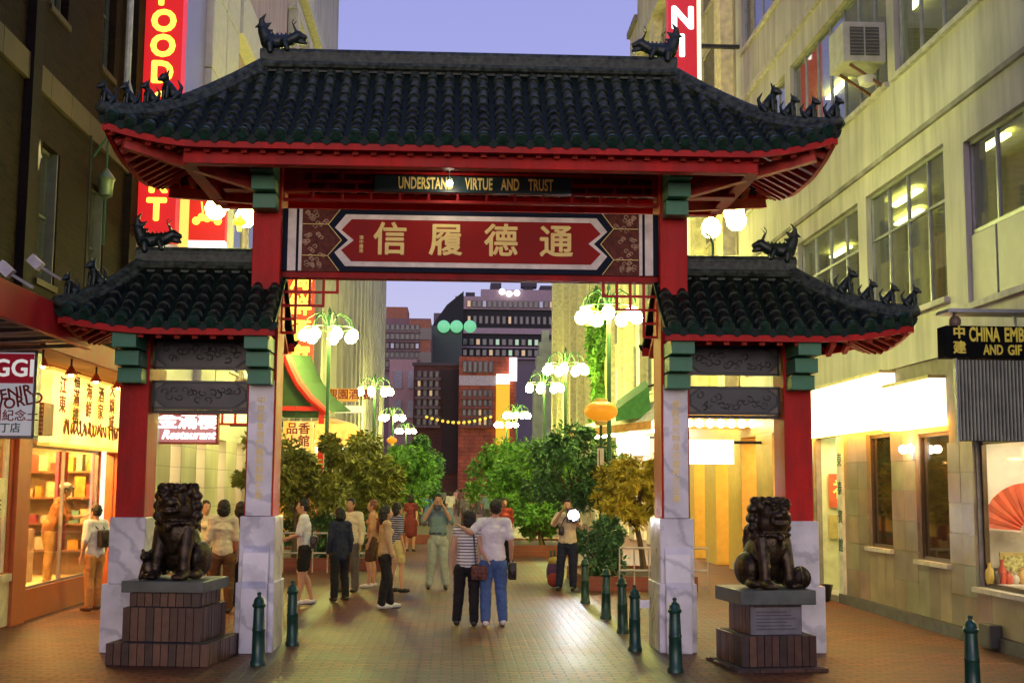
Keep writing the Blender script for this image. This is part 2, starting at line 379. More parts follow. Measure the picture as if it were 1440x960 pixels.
# lattice frieze
fr = MB(); yl = GY-.10; zb, zt2 = 5.30, 5.76
nx = 26; dx = 4.53/nx
for k in range(5):
    z = zb + (zt2-zb)*k/4; fr.box(GX-2.265, GX+2.265, yl-.025, yl+.025, z-.016, z+.016)
for r_ in range(4):
    for i in range(nx+1):
        if (i + r_) % 2: continue
        xx = GX-2.265+dx*i; z0 = zb+(zt2-zb)*r_/4; fr.box(xx-.014, xx+.014, yl-.021, yl+.021, z0+.016, z0+(zt2-zb)/4-.016)
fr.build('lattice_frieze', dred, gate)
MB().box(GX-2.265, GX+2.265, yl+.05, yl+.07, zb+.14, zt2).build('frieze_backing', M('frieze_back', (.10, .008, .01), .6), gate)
mp = MB().box(GX-1.18, GX+1.20, yl-.07, yl-.03, 5.405, 5.605).build('motto_board', M('motto_green', (.008, .035, .04), .4), gate, bevel=.004)
for wd, wx in (('UNDERSTAND', -.56), ('VIRTUE', .08), ('AND', .46), ('TRUST', .83)): text(wd, .20, (GX+wx, yl-.072, 5.505), gold, mp, ext=.004, bold=.026, sx=.50, name='motto_word', space=1.02)
# name board between the pillars
ys = GY-.12; sx0, sx1, sz0, sz1 = GX-2.262, GX+2.262, 4.425, 5.185
brd = MB().box(sx0, sx1, ys, ys+.09, sz0, sz1).build('name_board', M('board_brown', (.13, .035, .022), .6, var=.4, vs=20, spec=.15), gate)
H = sz1-sz0; zc = (sz0+sz1)/2
def outline2(xe, d, hh):     # ends bulge at quarter heights and notch inward at the middle
    return [(-xe, -hh), (xe, -hh), (xe+d, -hh*.48), (xe-d*.25, 0), (xe+d, hh*.48), (xe, hh), (-xe, hh), (-xe-d, hh*.48), (-xe+d*.25, 0), (-xe-d, -hh*.48)]
def plate(name, xe, d, hh, y0, y1, mat):
    return MB().prism(outline2(xe, d, hh), lambda u, v: (GX+u, y0, zc+v), lambda u, v: (GX+u, y1, zc+v)).build(name, mat, brd)
plate('navy_border', 1.59, .14, .375, ys-.02, ys+.01, navy)
plate('cream_border', 1.51, .13, .315, ys-.03, ys-.015, cream)
fld = plate('maroon_field', 1.44, .12, .255, ys-.038, ys-.025, signred)
for i, ch in enumerate('信履德通'):
    text(ch, .415, (GX-.975+i*.665, ys-.040, zc-.005), gold, brd, ext=.006, bold=.020, name='character')
text('\n'.join('澳中建造'), .052, (GX-1.32, ys-.040, zc-.05), gold, brd, ext=.003, bold=.02, name='small_inscription')
for sgn in (-1, 1):
    for (a, b_, mt) in ((2.262, 2.20, navy), (2.198, 2.10, cream), (2.098, 2.07, navy), (2.068, 2.03, cream)):
        xa, xb = sorted((GX+sgn*a, GX+sgn*b_)); MB().box(xa, xb, ys-.022, ys+.01, sz0+.004, sz1-.004).build('border_stripe', mt, brd)
    g = MB()                                             # gold hairlines and fretwork of the end panels
    for (u0, v0, u1, v1) in ((2.02, .19, 1.72, .19), (2.02, -.19, 1.72, -.19), (1.72, .19, 1.58, .375), (1.72, -.19, 1.58, -.375), (1.72, .19, 1.56, 0), (1.72, -.19, 1.56, 0)):
        g.bar((GX+sgn*u0, ys-.024, zc+v0), (GX+sgn*u1, ys-.024, zc+v1), .008, .014, (0, 1, 0))
    g.build('gold_trim', gold, brd)
    rr = random.Random(3)
    for k in range(44):
        u = 1.74+rr.random()*.26; v = -.34+rr.random()*.68
        pts = [(GX+sgn*(u+.03*math.cos(a)*(1-a/9)), ys-.004, zc+v+.03*math.sin(a)*(1-a/9)) for a in [i*.8 for i in range(8)]]
        MB().tube(pts, .007, 5).build('fretwork', M('fret_tan', (.50, .33, .20), .5), brd)
MB().box(GX-2.265, GX+2.265, GY-.10, GY+.08, 4.355, 4.423).build('lower_rail', dred, gate)
# stepped corner lattices under the board
for sgn in (-1, 1):
    l = MB(); c = .165
    X0 = GX+sgn*2.265
    for r_, n in ((0, 4), (1, 3), (2, 1), (3, 1)):
        for k in range(n+1):
            xx = X0-sgn*c*k; l.box(xx-.016, xx+.016, GY-.04, GY+.0, 4.355-c*(r_+1), 4.355-c*r_)
        xa, xb = sorted((X0, X0-sgn*c*n)); l.box(xa-.013, xb+.013, GY-.036, GY-.004, 4.355-c*(r_+1)-.014, 4.355-c*(r_+1)+.014)
    l.build('corner_lattice', red, gate)
# carved panels of the side bays
gp = M('panel_dark_slate', (.035, .042, .045), .5, var=.3, bump=.3, bs=30); gp2 = M('panel_slate_relief', (.060, .066, .066), .5, var=.3)
gold_c = M('panel_corner_olive', (.16, .15, .10), .5)
for sgn in (-1, 1):
    xi = GX+sgn*2.60; xo = GX+sgn*3.73; xa, xb = min(xi, xo), max(xi, xo); xm = (xa+xb)/2; hw = (xb-xa)/2
    for (z0, z1) in ((3.235, 3.59), (2.76, 3.10)):
        f = MB().box(xa, xb, GY-.11, GY-.07, z0, z1).build('carved_panel', gp, gate)
        fm = MB()
        for (a, b_, c_, d) in ((xa, xb, z0, z0+.025), (xa, xb, z1-.025, z1), (xa, xa+.025, z0, z1), (xb-.025, xb, z0, z1)): fm.box(a, b_, GY-.125, GY-.105, c_, d)
        fm.build('panel_frame', M('panel_black', (.01, .012, .012), .4), f)
        hz = (z1-z0)/2-.03; zc2 = (z0+z1)/2; w2 = hw-.05
        oc = [(-w2, -hz*.35), (-w2+.13, -hz), (w2-.13, -hz), (w2, -hz*.35), (w2, hz*.35), (w2-.13, hz), (-w2+.13, hz), (-w2, hz*.35)]
        MB().prism(oc, lambda u, v: (xm+u, GY-.122, zc2+v), lambda u, v: (xm+u, GY-.108, zc2+v)).build('octagon_field', M('panel_field', (.022, .027, .03), .4), f)
        rr = random.Random(int(z0*100)+sgn)
        for k in range(16):
            u = -w2*.8+1.6*w2*k/15; v = (rr.random()-.5)*hz*1.1; s0 = rr.choice((-1, 1)); ph = rr.random()*6
            MB().tube([(xm+u+.055*math.cos(ph+s0*a)*(1-a/8), GY-.124, zc2+v+.045*math.sin(ph+s0*a)*(1-a/8)) for a in [i*.7 for i in range(9)]], [.011-.001*i*.8 for i in range(9)], 5).build('scroll', gp2, f, True)
        for (su, sv) in ((-1, -1), (1, -1), (1, 1), (-1, 1)):
            MB().prism([(su*(hw-.03), sv*(hz-.0)), (su*(hw-.13), sv*hz), (su*(hw-.03), sv*hz*.45)], lambda u, v: (xm+u, GY-.116, zc2+v), lambda u, v: (xm+u, GY-.106, zc2+v)).build('corner_inlay', gold_c, f)
    MB().box(xa, xb, GY-.09, GY+.05, 3.595, 3.70).build('bay_beam', red, gate)
    MB().box(xa-.05, xb+.02, GY-.07, GY+.03, 2.72, 2.757).build('bay_rail', M('panel_black', (.01, .012, .012), .4), gate)

# ------------------------------------------------------------------ tiled roofs of the gate
def tile_mesh(r, L, lip):
    v = []; f = []; n = 7
    prof = [(0, r*.92, 0), (L*.86, r, 0), (L*.86, r*1.13, lip), (L, r*1.15, lip)]
    for (y, rr_, zz) in prof:
        for j in range(n):
            a = math.pi*j/(n-1); v.append((rr_*math.cos(a), y-L/2, rr_*math.sin(a)*1.05+zz-.004))
    for i in range(3):
        for j in range(n-1): f.append((i*n+j, i*n+j+1, (i+1)*n+j+1, (i+1)*n+j))
    f.append(tuple(range(n-1, -1, -1))); f.append(tuple(3*n+j for j in range(n)))
    return v, f
TV, TF = tile_mesh(.066, .25, .010)
tme = bpy.data.meshes.new('tile'); tme.from_pydata(TV, [], TF); tme.update(); tme.materials.append(tile)
tme.polygons.foreach_set('use_smooth', [len(p.vertices) == 4 for p in tme.polygons])
EV, EF = [], []
def end_mesh():
    mb = MB(); mb.tube([(0, -.02, .02), (0, .03, .02)], .078, 12); mb.tube([(0, .03, .02), (0, .042, .02)], .05, 10); return mb
endm = end_mesh().mesh('tile_end', True); endm.materials.append(M('glazed_tile_end', (.012, .05, .032), .3, var=.5, vs=12, spec=.5))
rme = MB().box(-.032, .032, -.62, 0, -.036, .036).mesh('rafter'); rme.materials.append(lred)
indiv = [0]
dripm = MB().prism([(-.075, .005), (-.06, -.045), (-.03, -.08), (0, -.095), (.03, -.08), (.06, -.045), (.075, .005)], lambda u, v: (u, -.012, v), lambda u, v: (u, .012, v)).mesh('drip_tile'); dripm.materials.append(M('glazed_drip_tile', (.006, .02, .015), .5, var=.5, vs=12, spec=.15))
stuff_mb = MB()
def roof(name, xa, xb, ra, rb, hd, zr, drop, up, hipL, hipR, sp, rows, front_rows):
    rf = link(name, bpy.data.meshes.new(name), None, gate)
    Ya, Yb = GY-hd, GY+hd
    def z(x, y):
        t = abs(y-GY)/hd
        if hipL and x < ra: t = max(t, (ra-x)/(ra-xa))
        if hipR and x > rb: t = max(t, (x-rb)/(xb-rb))
        t = min(t, 1.02); zz = zr - drop*(1.28*t-.28*t*t)
        for (on, cx) in ((hipL, xa), (hipR, xb)):
            if on:
                dc = math.hypot(x-cx, min(abs(y-Ya), abs(y-Yb)))
                zz += up*max(0, 1-dc/1.15)**2
        return zz
    g = MB(); nx, ny = 72, 32
    for lay in (0, 1):
        for i in range(nx+1):
            for j in range(ny+1):
                x = xa+(xb-xa)*i/nx; y = Ya+(Yb-Ya)*j/ny; g.v.append((x, y, z(x, y)-.07*lay))
    K = (nx+1)*(ny+1)
    for i in range(nx):
        for j in range(ny):
            a = i*(ny+1)+j; q = (a, a+ny+1, a+ny+2, a+1)
            g.f.append(q); g.f.append(tuple(K+k for k in reversed(q)))
    for i in range(nx):
        for j in (0, ny):
            a = i*(ny+1)+j; g.f.append((a, a+ny+1, K+a+ny+1, K+a))
    for j in range(ny):
        for i in (0, nx):
            a = i*(ny+1)+j; g.f.append((a, a+1, K+a+1, K+a))
    old = rf.data; rf.data = g.mesh(name, True); rf.data.materials.append(pan); bpy.data.meshes.remove(old)
    def frame(p, d):
        q = Vector((p[0]+d[0]*.02, p[1]+d[1]*.02)); dn = Vector((d[0]*.02, d[1]*.02, z(q.x, q.y)-z(p[0], p[1]))).normalized()
        s = Vector((d[1], -d[0], 0)); s2 = Vector((p[0]+s.x*.02, p[1]+s.y*.02)); sv = Vector((s.x*.02, s.y*.02, z(s2.x, s2.y)-z(p[0], p[1]))).normalized()
        n = sv.cross(dn)
        if n.z < 0: n = -n
        xx = dn.cross(n).normalized(); n = xx.cross(dn).normalized()
        return Matrix(((xx.x, dn.x, n.x, p[0]), (xx.y, dn.y, n.y, p[1]), (xx.z, dn.z, n.z, z(*p)), (0, 0, 0, 1)))
    def tiles(colfun, d, coords, run, single):
        for c in coords:
            th, p1 = colfun(c)
            for k in range(rows):
                t = (k+.5)/rows
                if t < th+.035: continue
                m = frame((p1[0]-d[0]*run*(1-t), p1[1]-d[1]*run*(1-t)), d)
                if single and k >= rows-front_rows and indiv[0] < 300:
                    o = bpy.data.objects.new('roof_tile', tme); col.objects.link(o); o.parent = rf; o.matrix_local = m; indiv[0] += 1
                else: stuff_mb.add(TV, TF, m)
            m = frame((p1[0]-d[0]*.0, p1[1]-d[1]*.0), d)
            o = bpy.data.objects.new('tile_end', endm); col.objects.link(o); o.parent = rf; o.matrix_local = m
            o = bpy.data.objects.new('rafter', rme); col.objects.link(o); o.parent = rf
            o.matrix_local = m @ Matrix.Translation((0, .0, -.165)) @ Matrix.Diagonal((1, min(1, max(.12, run*(1-th)/.8)), 1, 1))
    n = int(round((xb-xa)/sp)); xs = [xa+(xb-xa)*(i+.5)/n for i in range(n)]
    def thx(x):
        if hipL and x < ra: return (ra-x)/(ra-xa)
        if hipR and x > rb: return (x-rb)/(xb-rb)
        return 0
    tiles(lambda x: (thx(x), (x, Ya)), (0, -1), xs, hd, True)
    tiles(lambda x: (thx(x), (x, Yb)), (0, 1), xs, hd, False)
    n = int(round((Yb-Ya)/sp)); ysn = [Ya+(Yb-Ya)*(i+.5)/n for i in range(n)]
    if hipL: tiles(lambda y: (abs(y-GY)/hd, (xa, y)), (-1, 0), ysn, ra-xa, False)
    if hipR: tiles(lambda y: (abs(y-GY)/hd, (xb, y)), (1, 0), ysn, xb-rb, False)
    # scalloped red eave boards following the eave line
    fb = MB()
    def board(pts, nrm):
        for i in range(len(pts)-1):
            a, b_ = pts[i], pts[i+1]; o = Vector(nrm)*.025
            za, zb_ = z(*a)-.085, z(*b_)-.085
            A = Vector((a[0], a[1], za)); B = Vector((b_[0], b_[1], zb_)); dn = Vector((0, 0, -.075))
            hA = Vector((0, 0, .05*abs(math.cos(math.pi*i/4)))); hB = Vector((0, 0, .05*abs(math.cos(math.pi*(i+1)/4))))
            fb.quad(A+hA-o, B+hB-o, B+dn-o, A+dn-o); fb.quad(A+dn+o, B+dn+o, B+hB+o, A+hA+o)
            fb.quad(A+dn-o, B+dn-o, B+dn+o, A+dn+o); fb.quad(A+hA+o, B+hB+o, B+hB-o, A+hA-o)
    nn = int(round((xb-xa)/sp))*4; e_ = .03
    line = [(xa+(xb-xa)*i/nn) for i in range(nn+1)]
    board([(x, Ya+e_) for x in line], (0, -1, 0)); board([(x, Yb-e_) for x in line], (0, 1, 0))
    nn = int(round((Yb-Ya)/sp))*4; ln = [Ya+.02+(Yb-Ya-.04)*i/nn for i in range(nn+1)]
    if hipL: board([(xa+e_, y) for y in ln], (-1, 0, 0))
    if hipR: board([(xb-e_, y) for y in ln], (1, 0, 0))
    fb.build('eave_board', red, rf)
    for i in range(len(xs)+1):
        x = xa+(xb-xa)*i/len(xs)
        for (yy, d) in ((Ya, (0, -1)), (Yb, (0, 1))):
            o = bpy.data.objects.new('drip_tile', dripm); col.objects.link(o); o.parent = rf
            x_ = min(max(x, xa+.03), xb-.03); o.matrix_local = Matrix.Translation((x_, yy, z(x_, yy)))
    # ridge and hip ridges
    rg = MB(); zz = zr
    rg.box(ra-.05, rb+.05, GY-.075, GY+.075, zz-.05, zz+.17)
    rg.tube([(ra-.06, GY, zz+.19), (rb+.06, GY, zz+.19)], .075, 10)
    rg.tube([(ra-.02, GY-.09, zz+.03), (rb+.02, GY-.09, zz+.03)], .05, 8); rg.tube([(ra-.02, GY+.09, zz+.03), (rb+.02, GY+.09, zz+.03)], .05, 8)
    rg.build('ridge', tile, rf, True)
    hips = []
    for (on, rx, ex) in ((hipL, ra, xa), (hipR, rb, xb)):
        if not on: continue
        for sy in (-1, 1):
            pts = []
            for i in range(15):
                t = i/14*1.0; x = rx+(ex-rx)*t; y = GY+sy*hd*t; pts.append(Vector((x, y, z(x, y)+.075)))
            d = (pts[-1]-pts[-2]).normalized(); pts.append(pts[-1]+d*.06+Vector((0, 0, .03)))
            hp = MB().tube(pts, [.082]*15+[.06], 10); lo = [p-Vector((0, 0, .065)) for p in pts[:-1]]; hp.tube(lo, .10, 8)
            hp.build('hip_ridge', tile, rf, True)
            hips.append((pts, sy))
    return rf, hips, z
lroof, lhips, zl = roof('side_roof', GX-4.62, GX-2.215, GX-3.95, GX-2.215, .90, 4.45, .75, .13, True, False, .208, 6, 6)
rroof, rhips, zrr = roof('side_roof', GX+2.215, GX+5.10, GX+2.215, GX+3.92, .90, 4.45, .75, .15, False, True, .208, 6, 6)
mroof, mhips, zmain = roof('main_roof', GX-4.10, GX+4.12, GX-2.55, GX+2.47, 1.35, 6.95, 1.22, .20, True, True, .208, 9, 5)
st = stuff_mb.build('roof_tiles', tile, gate, True); st['kind'] = 'stuff'
# ridge-end dragons and hip beasts
orn = M('ornament_dark_green', (.008, .020, .015), .35, var=.5, vs=20, bump=.3, bs=60)
def dragon_mesh():
    b = MB()
    caps(b, (-.16, 0, .06), .085, (.10, 0, .09), .075, fy=.8); caps(b, (.10, 0, .09), .07, (.19, 0, .15), .062)
    caps(b, (.19, 0, .15), .058, (.27, 0, .13), .035); caps(b, (.20, 0, .08), .035, (.28, 0, .06), .022)      # jaws
    caps(b, (-.16, 0, .06), .085, (-.22, 0, .2), .065, fy=.7); caps(b, (-.22, 0, .2), .06, (-.24, 0, .33), .035, fy=.6)
    caps(b, (-.20, 0, .25), .045, (-.13, 0, .30), .012, fy=.6); caps(b, (-.24, 0, .33), .03, (-.19, 0, .41), .008)
    caps(b, (-.22, 0, .18), .045, (-.11, 0, .21), .012, fy=.6); caps(b, (-.24, 0, .28), .03, (-.31, 0, .24), .01)
    caps(b, (.17, .03, .19), .018, (.12, .05, .30), .009); caps(b, (.17, -.03, .19), .018, (.12, -.05, .30), .009)
    caps(b, (.12, .05, .30), .009, (.16, .06, .35), .008); caps(b, (.12, -.05, .30), .009, (.16, -.06, .35), .008)
    for k in range(6): caps(b, (-.14+.05*k, 0, .14), .022, (-.16+.05*k, 0, .19), .006)
    for s in (-1, 1): caps(b, (.04, s*.06, .05), .04, (.08, s*.08, -.04), .03); caps(b, (-.13, s*.06, .02), .05, (-.12, s*.07, -.06), .04)
    b.v = [(x, y, z_) for (x, y, z_) in b.v]
    o = blob('ridge_dragon', b, .011, orn, None); me = o.data; bpy.data.objects.remove(o); return me
def beast_mesh():
    b = MB()
    caps(b, (-.03, 0, .02), .045, (.02, 0, .10), .038); ell(b, (.045, 0, .155), .038, .032, .034); caps(b, (.05, 0, .15), .022, (.09, 0, .14), .016)
    for s in (-1, 1): caps(b, (.04, s*.025, .09), .018, (.055, s*.025, 0), .015); caps(b, (-.03, s*.03, .03), .03, (.0, s*.035, 0), .02); caps(b, (.03, s*.02, .18), .012, (.015, s*.028, .215), .005)
    caps(b, (-.06, 0, .03), .02, (-.09, 0, .10), .014); caps(b, (-.09, 0, .10), .014, (-.06, 0, .15), .006)
    o = blob('hip_beast', b, .008, orn, None); me = o.data; bpy.data.objects.remove(o); return me
dme = dragon_mesh(); bme = beast_mesh()
def put(name, me, p, rz, s, parent, ry=0):
    o = bpy.data.objects.new(name, me); col.objects.link(o); o.parent = parent
    o.location = p; o.rotation_euler = (0, ry, rz); o.scale = (s, s, s); return o
put('ridge_dragon', dme, (GX-2.36, GY, 7.22), 0, 1.05, mroof); put('ridge_dragon', dme, (GX+2.28, GY, 7.22), math.pi, 1.05, mroof)
put('ridge_dragon', dme, (GX-3.78, GY, 4.72), 0, 1.0, lroof); put('ridge_dragon', dme, (GX+3.74, GY, 4.72), math.pi, 1.0, rroof)
def beasts(hips, parent, ts, s):
    for pts, sy in hips:
        for t in ts:
            q = t*14; i = int(q); p = pts[i].lerp(pts[min(i+1, 15)], q-i) + Vector((0, 0, .06)); d = pts[min(i+1, 15)]-pts[max(i-1, 0)]
            put('hip_beast', bme, p, math.atan2(d.y, d.x), s*(1.25 if t == ts[0] else 1.0), parent, ry=.12)
beasts(mhips, mroof, (.60, .72, .84, .97), 1.25)
beasts(lhips, lroof, (.55, .85), 1.2); beasts(rhips, rroof, (.45, .63, .80, .97), 1.2)
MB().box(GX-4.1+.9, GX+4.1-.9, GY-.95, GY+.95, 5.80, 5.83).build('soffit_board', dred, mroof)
# slim spot rod on the right ridge
MB().tube([(GX+2.98, GY+.1, 4.7), (GX+2.98, GY+.1, 4.88), (GX+2.95, GY+.1, 4.97), (GX+2.88, GY+.1, 5.02)], .015, 6).build('rod', M('lamp_green_metal', (.03, .09, .05), .4, .3), rroof)

# ------------------------------------------------------------------ guardian lions on brick pedestals
bronze = M('dark_bronze', (.026, .019, .012), .36, .7, var=.6, vs=9, c2=(.065, .046, .026), bump=.35, bs=45)
bslab = M('pedestal_slab', (.085, .10, .08), .4, var=.35, vs=5)
bk = [M('pedestal_brick_%d' % i, c, .35, var=.25, vs=12) for i, c in enumerate(((.060, .028, .018), (.085, .04, .024), (.038, .022, .017), (.115, .055, .03)))]
bcore = M('pedestal_mortar', (.05, .042, .038), .8)
bmeshes = {}
def pedestal(name, label, loc, rz, tiers, slab, plaque):
    t = thing(name, label, 'pedestal', loc, rz); z = 0; rr = random.Random(len(label))
    for (w, d, h) in tiers:
        core = MB().box(-w/2+.03, w/2-.03, -d/2+.03, d/2-.03, z, z+h-.005).build('brick_tier', bcore, t, local=True)
        for (axis, L, off) in (('x', w, -d/2), ('x', w, d/2), ('y', d, -w/2), ('y', d, w/2)):
            n = max(3, int(round(L/.085)))
            if h < .1: n = max(3, n//3)
            bw = L/n
            key = (round(bw, 4), h)
            for i in range(n):
                if axis == 'y' and i in (0, n-1): continue
                ci = rr.randrange(4)
                kk = (key, axis, ci)
                if kk not in bmeshes:
                    mb = MB()
                    if axis == 'x': mb.box(-bw/2+.004, bw/2-.004, -.035, .035, 0, h-.012)
                    else: mb.box(-.035, .035, -bw/2+.004, bw/2-.004, 0, h-.012)
                    bmeshes[kk] = mb.mesh('brick'); bmeshes[kk].materials.append(bk[ci])
                o = bpy.data.objects.new('brick', bmeshes[kk]); col.objects.link(o); o.parent = core
                jit = (rr.random()-.5)*.006; u = -L/2+bw*(i+.5); ins = -.035 if off > 0 else .035
                o.location = (u, off+ins+jit, z+.003) if axis == 'x' else (off+ins+jit, u, z+.003)
        z += h
    w, d, h = slab
    MB().box(-w/2, w/2, -d/2, d/2, z, z+h).build('top_slab', bslab, t, local=True, bevel=.01); z += h
    if plaque:
        (w2, d2, h2) = tiers[plaque]; z0 = sum(q[2] for q in tiers[:plaque])
        pq = MB().box(-.28, .28, -d2/2-.025, -d2/2-.001, z0+.0, z0+h2-.03).build('plaque', M('plaque_grey', (.16, .16, .17), .4, var=.3), t, local=True)
        ln = MB()
        for k in range(6): ln.box(-.22, .22-.05*(k % 3), -d2/2-.028, -d2/2-.024, z0+.05+.035*k, z0+.062+.035*k)
        ln.build('plaque_engraving', M('plaque_dark', (.07, .07, .07), .5), pq, local=True)
    return t, z
def lion(name, label, loc, rz, flip, s):
    b = MB()
    ell(b, (0, .10, .30), .21, .24, .27); ell(b, (0, -.06, .48), .19, .17, .26)                          # rump, chest
    for q in (-1, 1):
        caps(b, (q*.14, -.10, .50), .085, (q*.15, -.17, .22), .068); caps(b, (q*.15, -.17, .22), .066, (q*.155, -.185, .05), .06)
        ell(b, (q*.155, -.23, .045), .072, .10, .05)
        for k in range(4): ell(b, (q*.155+(k-1.5)*.034, -.31, .035), .018, .03, .032)
        ell(b, (q*.21, .10, .20), .10, .19, .18); ell(b, (q*.23, -.06, .05), .06, .13, .05)
    ell(b, (0, -.12, .80), .175, .17, .155); ell(b, (0, -.09, .70), .20, .17, .15)                          # head, mane mass
    ell(b, (0, -.27, .775), .115, .075, .05); ell(b, (0, -.255, .69), .10, .075, .035)                        # muzzle over an open jaw
    ell(b, (0, -.335, .815), .045, .03, .03)                                                               # nose
    for q in (-1, 1):
        ell(b, (q*.075, -.262, .855), .042, .035, .03); ell(b, (q*.075, -.275, .895), .055, .03, .02)         # eyes, brows
        ell(b, (q*.165, -.10, .885), .04, .05, .055); ell(b, (q*.10, -.26, .72), .03, .03, .05)
    for lay, (rad, z0, n, r0) in enumerate(((.185, .93, 7, .05), (.215, .84, 9, .052), (.225, .74, 9, .055), (.225, .64, 9, .055), (.20, .55, 8, .05))):
        for k in range(n):
            a = math.pi*(k+.5)/n if lay > 1 else math.pi*(k+.5)/n
            ell(b, (rad*math.cos(a)*1.0, -.08+rad*math.sin(a)*.9, z0), r0, r0, r0)
    for k in range(5): ell(b, (-.12+.06*k, -.2, .945-.01*abs(k-2)), .04, .045, .035)
    for k in range(9):
        a = math.pi*(1+ (k+.5)/9); ell(b, (.20*math.cos(a), -.07+.17*math.sin(a), .57), .03, .028, .022)       # collar beads
    ell(b, (0, -.26, .54), .045, .04, .05)                                                                # bell
    caps(b, (0, .32, .25), .06, (0, .36, .5), .075); ell(b, (0, .35, .58), .07, .06, .09)                     # tail
    t = thing(name, label, 'statue', loc, rz)
    blob('body', b, .0135, bronze, t, smooth=1)
    x = .2*flip
    if name == 'guardian_lion' and flip > 0:
        mb = MB().ball((x+.08, -.20, .115), .115, 18, 12); bo = mb.build('ball', bronze, t, True, True)
        rb = MB()
        for k in range(3): rb.tube([(x+.08+.116*math.cos(a)*math.cos(k*1.05), -.20+.116*math.cos(a)*math.sin(k*1.05), .115+.116*math.sin(a)) for a in [i*.3 for i in range(22)]], .008, 5)
        rb.build('ball_ribbon', bronze, bo, True, True)
    else:
        c = MB(); ell(c, (x-.03, -.18, .12), .075, .09, .09); ell(c, (x-.04, -.23, .23), .062, .06, .058); ell(c, (x-.04, -.29, .225), .035, .03, .025)
        for q in (-1, 1): ell(c, (x-.04+q*.045, -.21, .285), .02, .02, .025); caps(c, (x-.03+q*.04, -.22, .12), .028, (x-.03+q*.045, -.26, .02), .025)
        blob('cub', c, .011, bronze, t)
    tg = MB(); ell(tg, (0, -.27, .715), .05, .05, .014); blob('tongue', tg, .008, bronze, t)
    t.scale = (s, s, s); return t
lp, lz = pedestal('lion_pedestal', 'low dark brick pedestal with dark slab carrying the lion with the cub', (-3.02, 14.02, 0), R(-7), ((1.10, 1.10, .235), (.86, .86, .36), (.76, .76, .15)), (.90, .90, .12), None)
rp_, rz_ = pedestal('lion_pedestal', 'stepped brick pedestal with grey plaque carrying the lion with the ball', (3.36, 13.50, 0), R(7), ((1.0, 1.0, .05), (.82, .82, .32), (.60, .60, .31)), (.83, .83, .15), 2)
lion('guardian_lion', 'dark bronze guardian lion with a cub under its paw on brick pedestal', (-3.02, 14.04, lz-.004), R(-14), -1, 1.07)
lion('guardian_lion', 'dark bronze guardian lion resting a paw on a ball on plaqued pedestal', (3.40, 13.50, rz_-.004), R(20), 1, 1.0)

# ------------------------------------------------------------------ bollards
bgreen = M('bollard_green', (.012, .06, .04), .3, .2, var=.3, vs=14)
bo = thing('bollard', 'x', 'bollard', (0, 0, 0)); 
MB().lathe([(.085, 0), (.085, .04), (.072, .06), (.066, .35), (.070, .36), (.070, .375), (.065, .385), (.056, .60)], 18).build('post', bgreen, bo, True, True)
MB().lathe([(.062, .60), (.072, .615), (.072, .635), (.058, .65), (.056, .675), (.045, .70), (.02, .715), (.018, .73), (.026, .742), (.018, .758), (.002, .764)], 18).build('cap', bgreen, bo, True, True)
spots = [((363, 935), 'dark green bollard standing before the marble base beside the cub lion'), ((411, 907), 'dark green bollard standing behind the couplet pillar near the man with the shoulder bag'),
         ((950, 945), 'dark green bollard standing beside the pedestal of the lion with the ball'), ((1369, 985), 'dark green bollard standing alone before the stone wall of the gift shop'),
         ((893, 915), 'first bollard of the line, touching the gate pillar, with a white tag'), ((876, 890), 'second bollard of the line from the gate pillar'),
         ((852, 870), 'third bollard of the line from the gate pillar'), ((823, 848), 'last bollard of the line, next to the flash photographer')]
for i, (p, lab) in enumerate(spots):
    o = bo if i == 0 else copy_tree(bo)
    o.location = gr(*p); o['label'] = lab; o['group'] = 'green bollards'
    o.rotation_euler = (R(rnd.uniform(-1.2, 1.2)), R(rnd.uniform(-1.2, 1.2)), 0)
p = gr(893, 915)
MB().box(p.x+.05, p.x+.16, p.y-.075, p.y-.07, .50, .59, None).build('paper_tag', M('white_paper', (.8, .8, .8), .6), None)
tag(bpy.data.objects['paper_tag'], 'small white paper tag stuck between bollard and gate pillar', 'tag')
# ------------------------------------------------------------------ facade helpers (walls in planes X = const)
def wall_x(name, X, th, y0, y1, z0, z1, ops, mat, parent):
    ysx = sorted({y0, y1, *[o[0] for o in ops], *[o[1] for o in ops]}); zs = sorted({z0, z1, *[o[2] for o in ops], *[o[3] for o in ops]})
    ysx = [y for y in ysx if y0 <= y <= y1]; zs = [z for z in zs if z0 <= z <= z1]
    def solid(i, j):
        if i < 0 or j < 0 or i >= len(ysx)-1 or j >= len(zs)-1: return False
        cy = (ysx[i]+ysx[i+1])/2; cz = (zs[j]+zs[j+1])/2
        return not any(o[0] < cy < o[1] and o[2] < cz < o[3] for o in ops)
    g = MB(); Xb = X+th
    for i in range(len(ysx)-1):
        for j in range(len(zs)-1):
            if not solid(i, j): continue
            a, b, c, d = ysx[i], ysx[i+1], zs[j], zs[j+1]
            g.quad((X, a, c), (X, b, c), (X, b, d), (X, a, d)); g.quad((Xb, a, c), (Xb, a, d), (Xb, b, d), (Xb, b, c))
            if not solid(i-1, j): g.quad((X, a, c), (X, a, d), (Xb, a, d), (Xb, a, c))
            if not solid(i+1, j): g.quad((X, b, c), (Xb, b, c), (Xb, b, d), (X, b, d))
            if not solid(i, j-1): g.quad((X, a, c), (Xb, a, c), (Xb, b, c), (X, b, c))
            if not solid(i, j+1): g.quad((X, a, d), (X, b, d), (Xb, b, d), (Xb, a, d))
    me = bpy.data.meshes.new(name); me.from_pydata(g.v, [], g.f); me.update()
    bm = bmesh.new(); bm.from_mesh(me); bmesh.ops.remove_doubles(bm, verts=bm.verts, dist=1e-4); bmesh.ops.recalc_face_normals(bm, faces=bm.faces); bm.to_mesh(me); bm.free()
    return link(name, me, mat, parent)
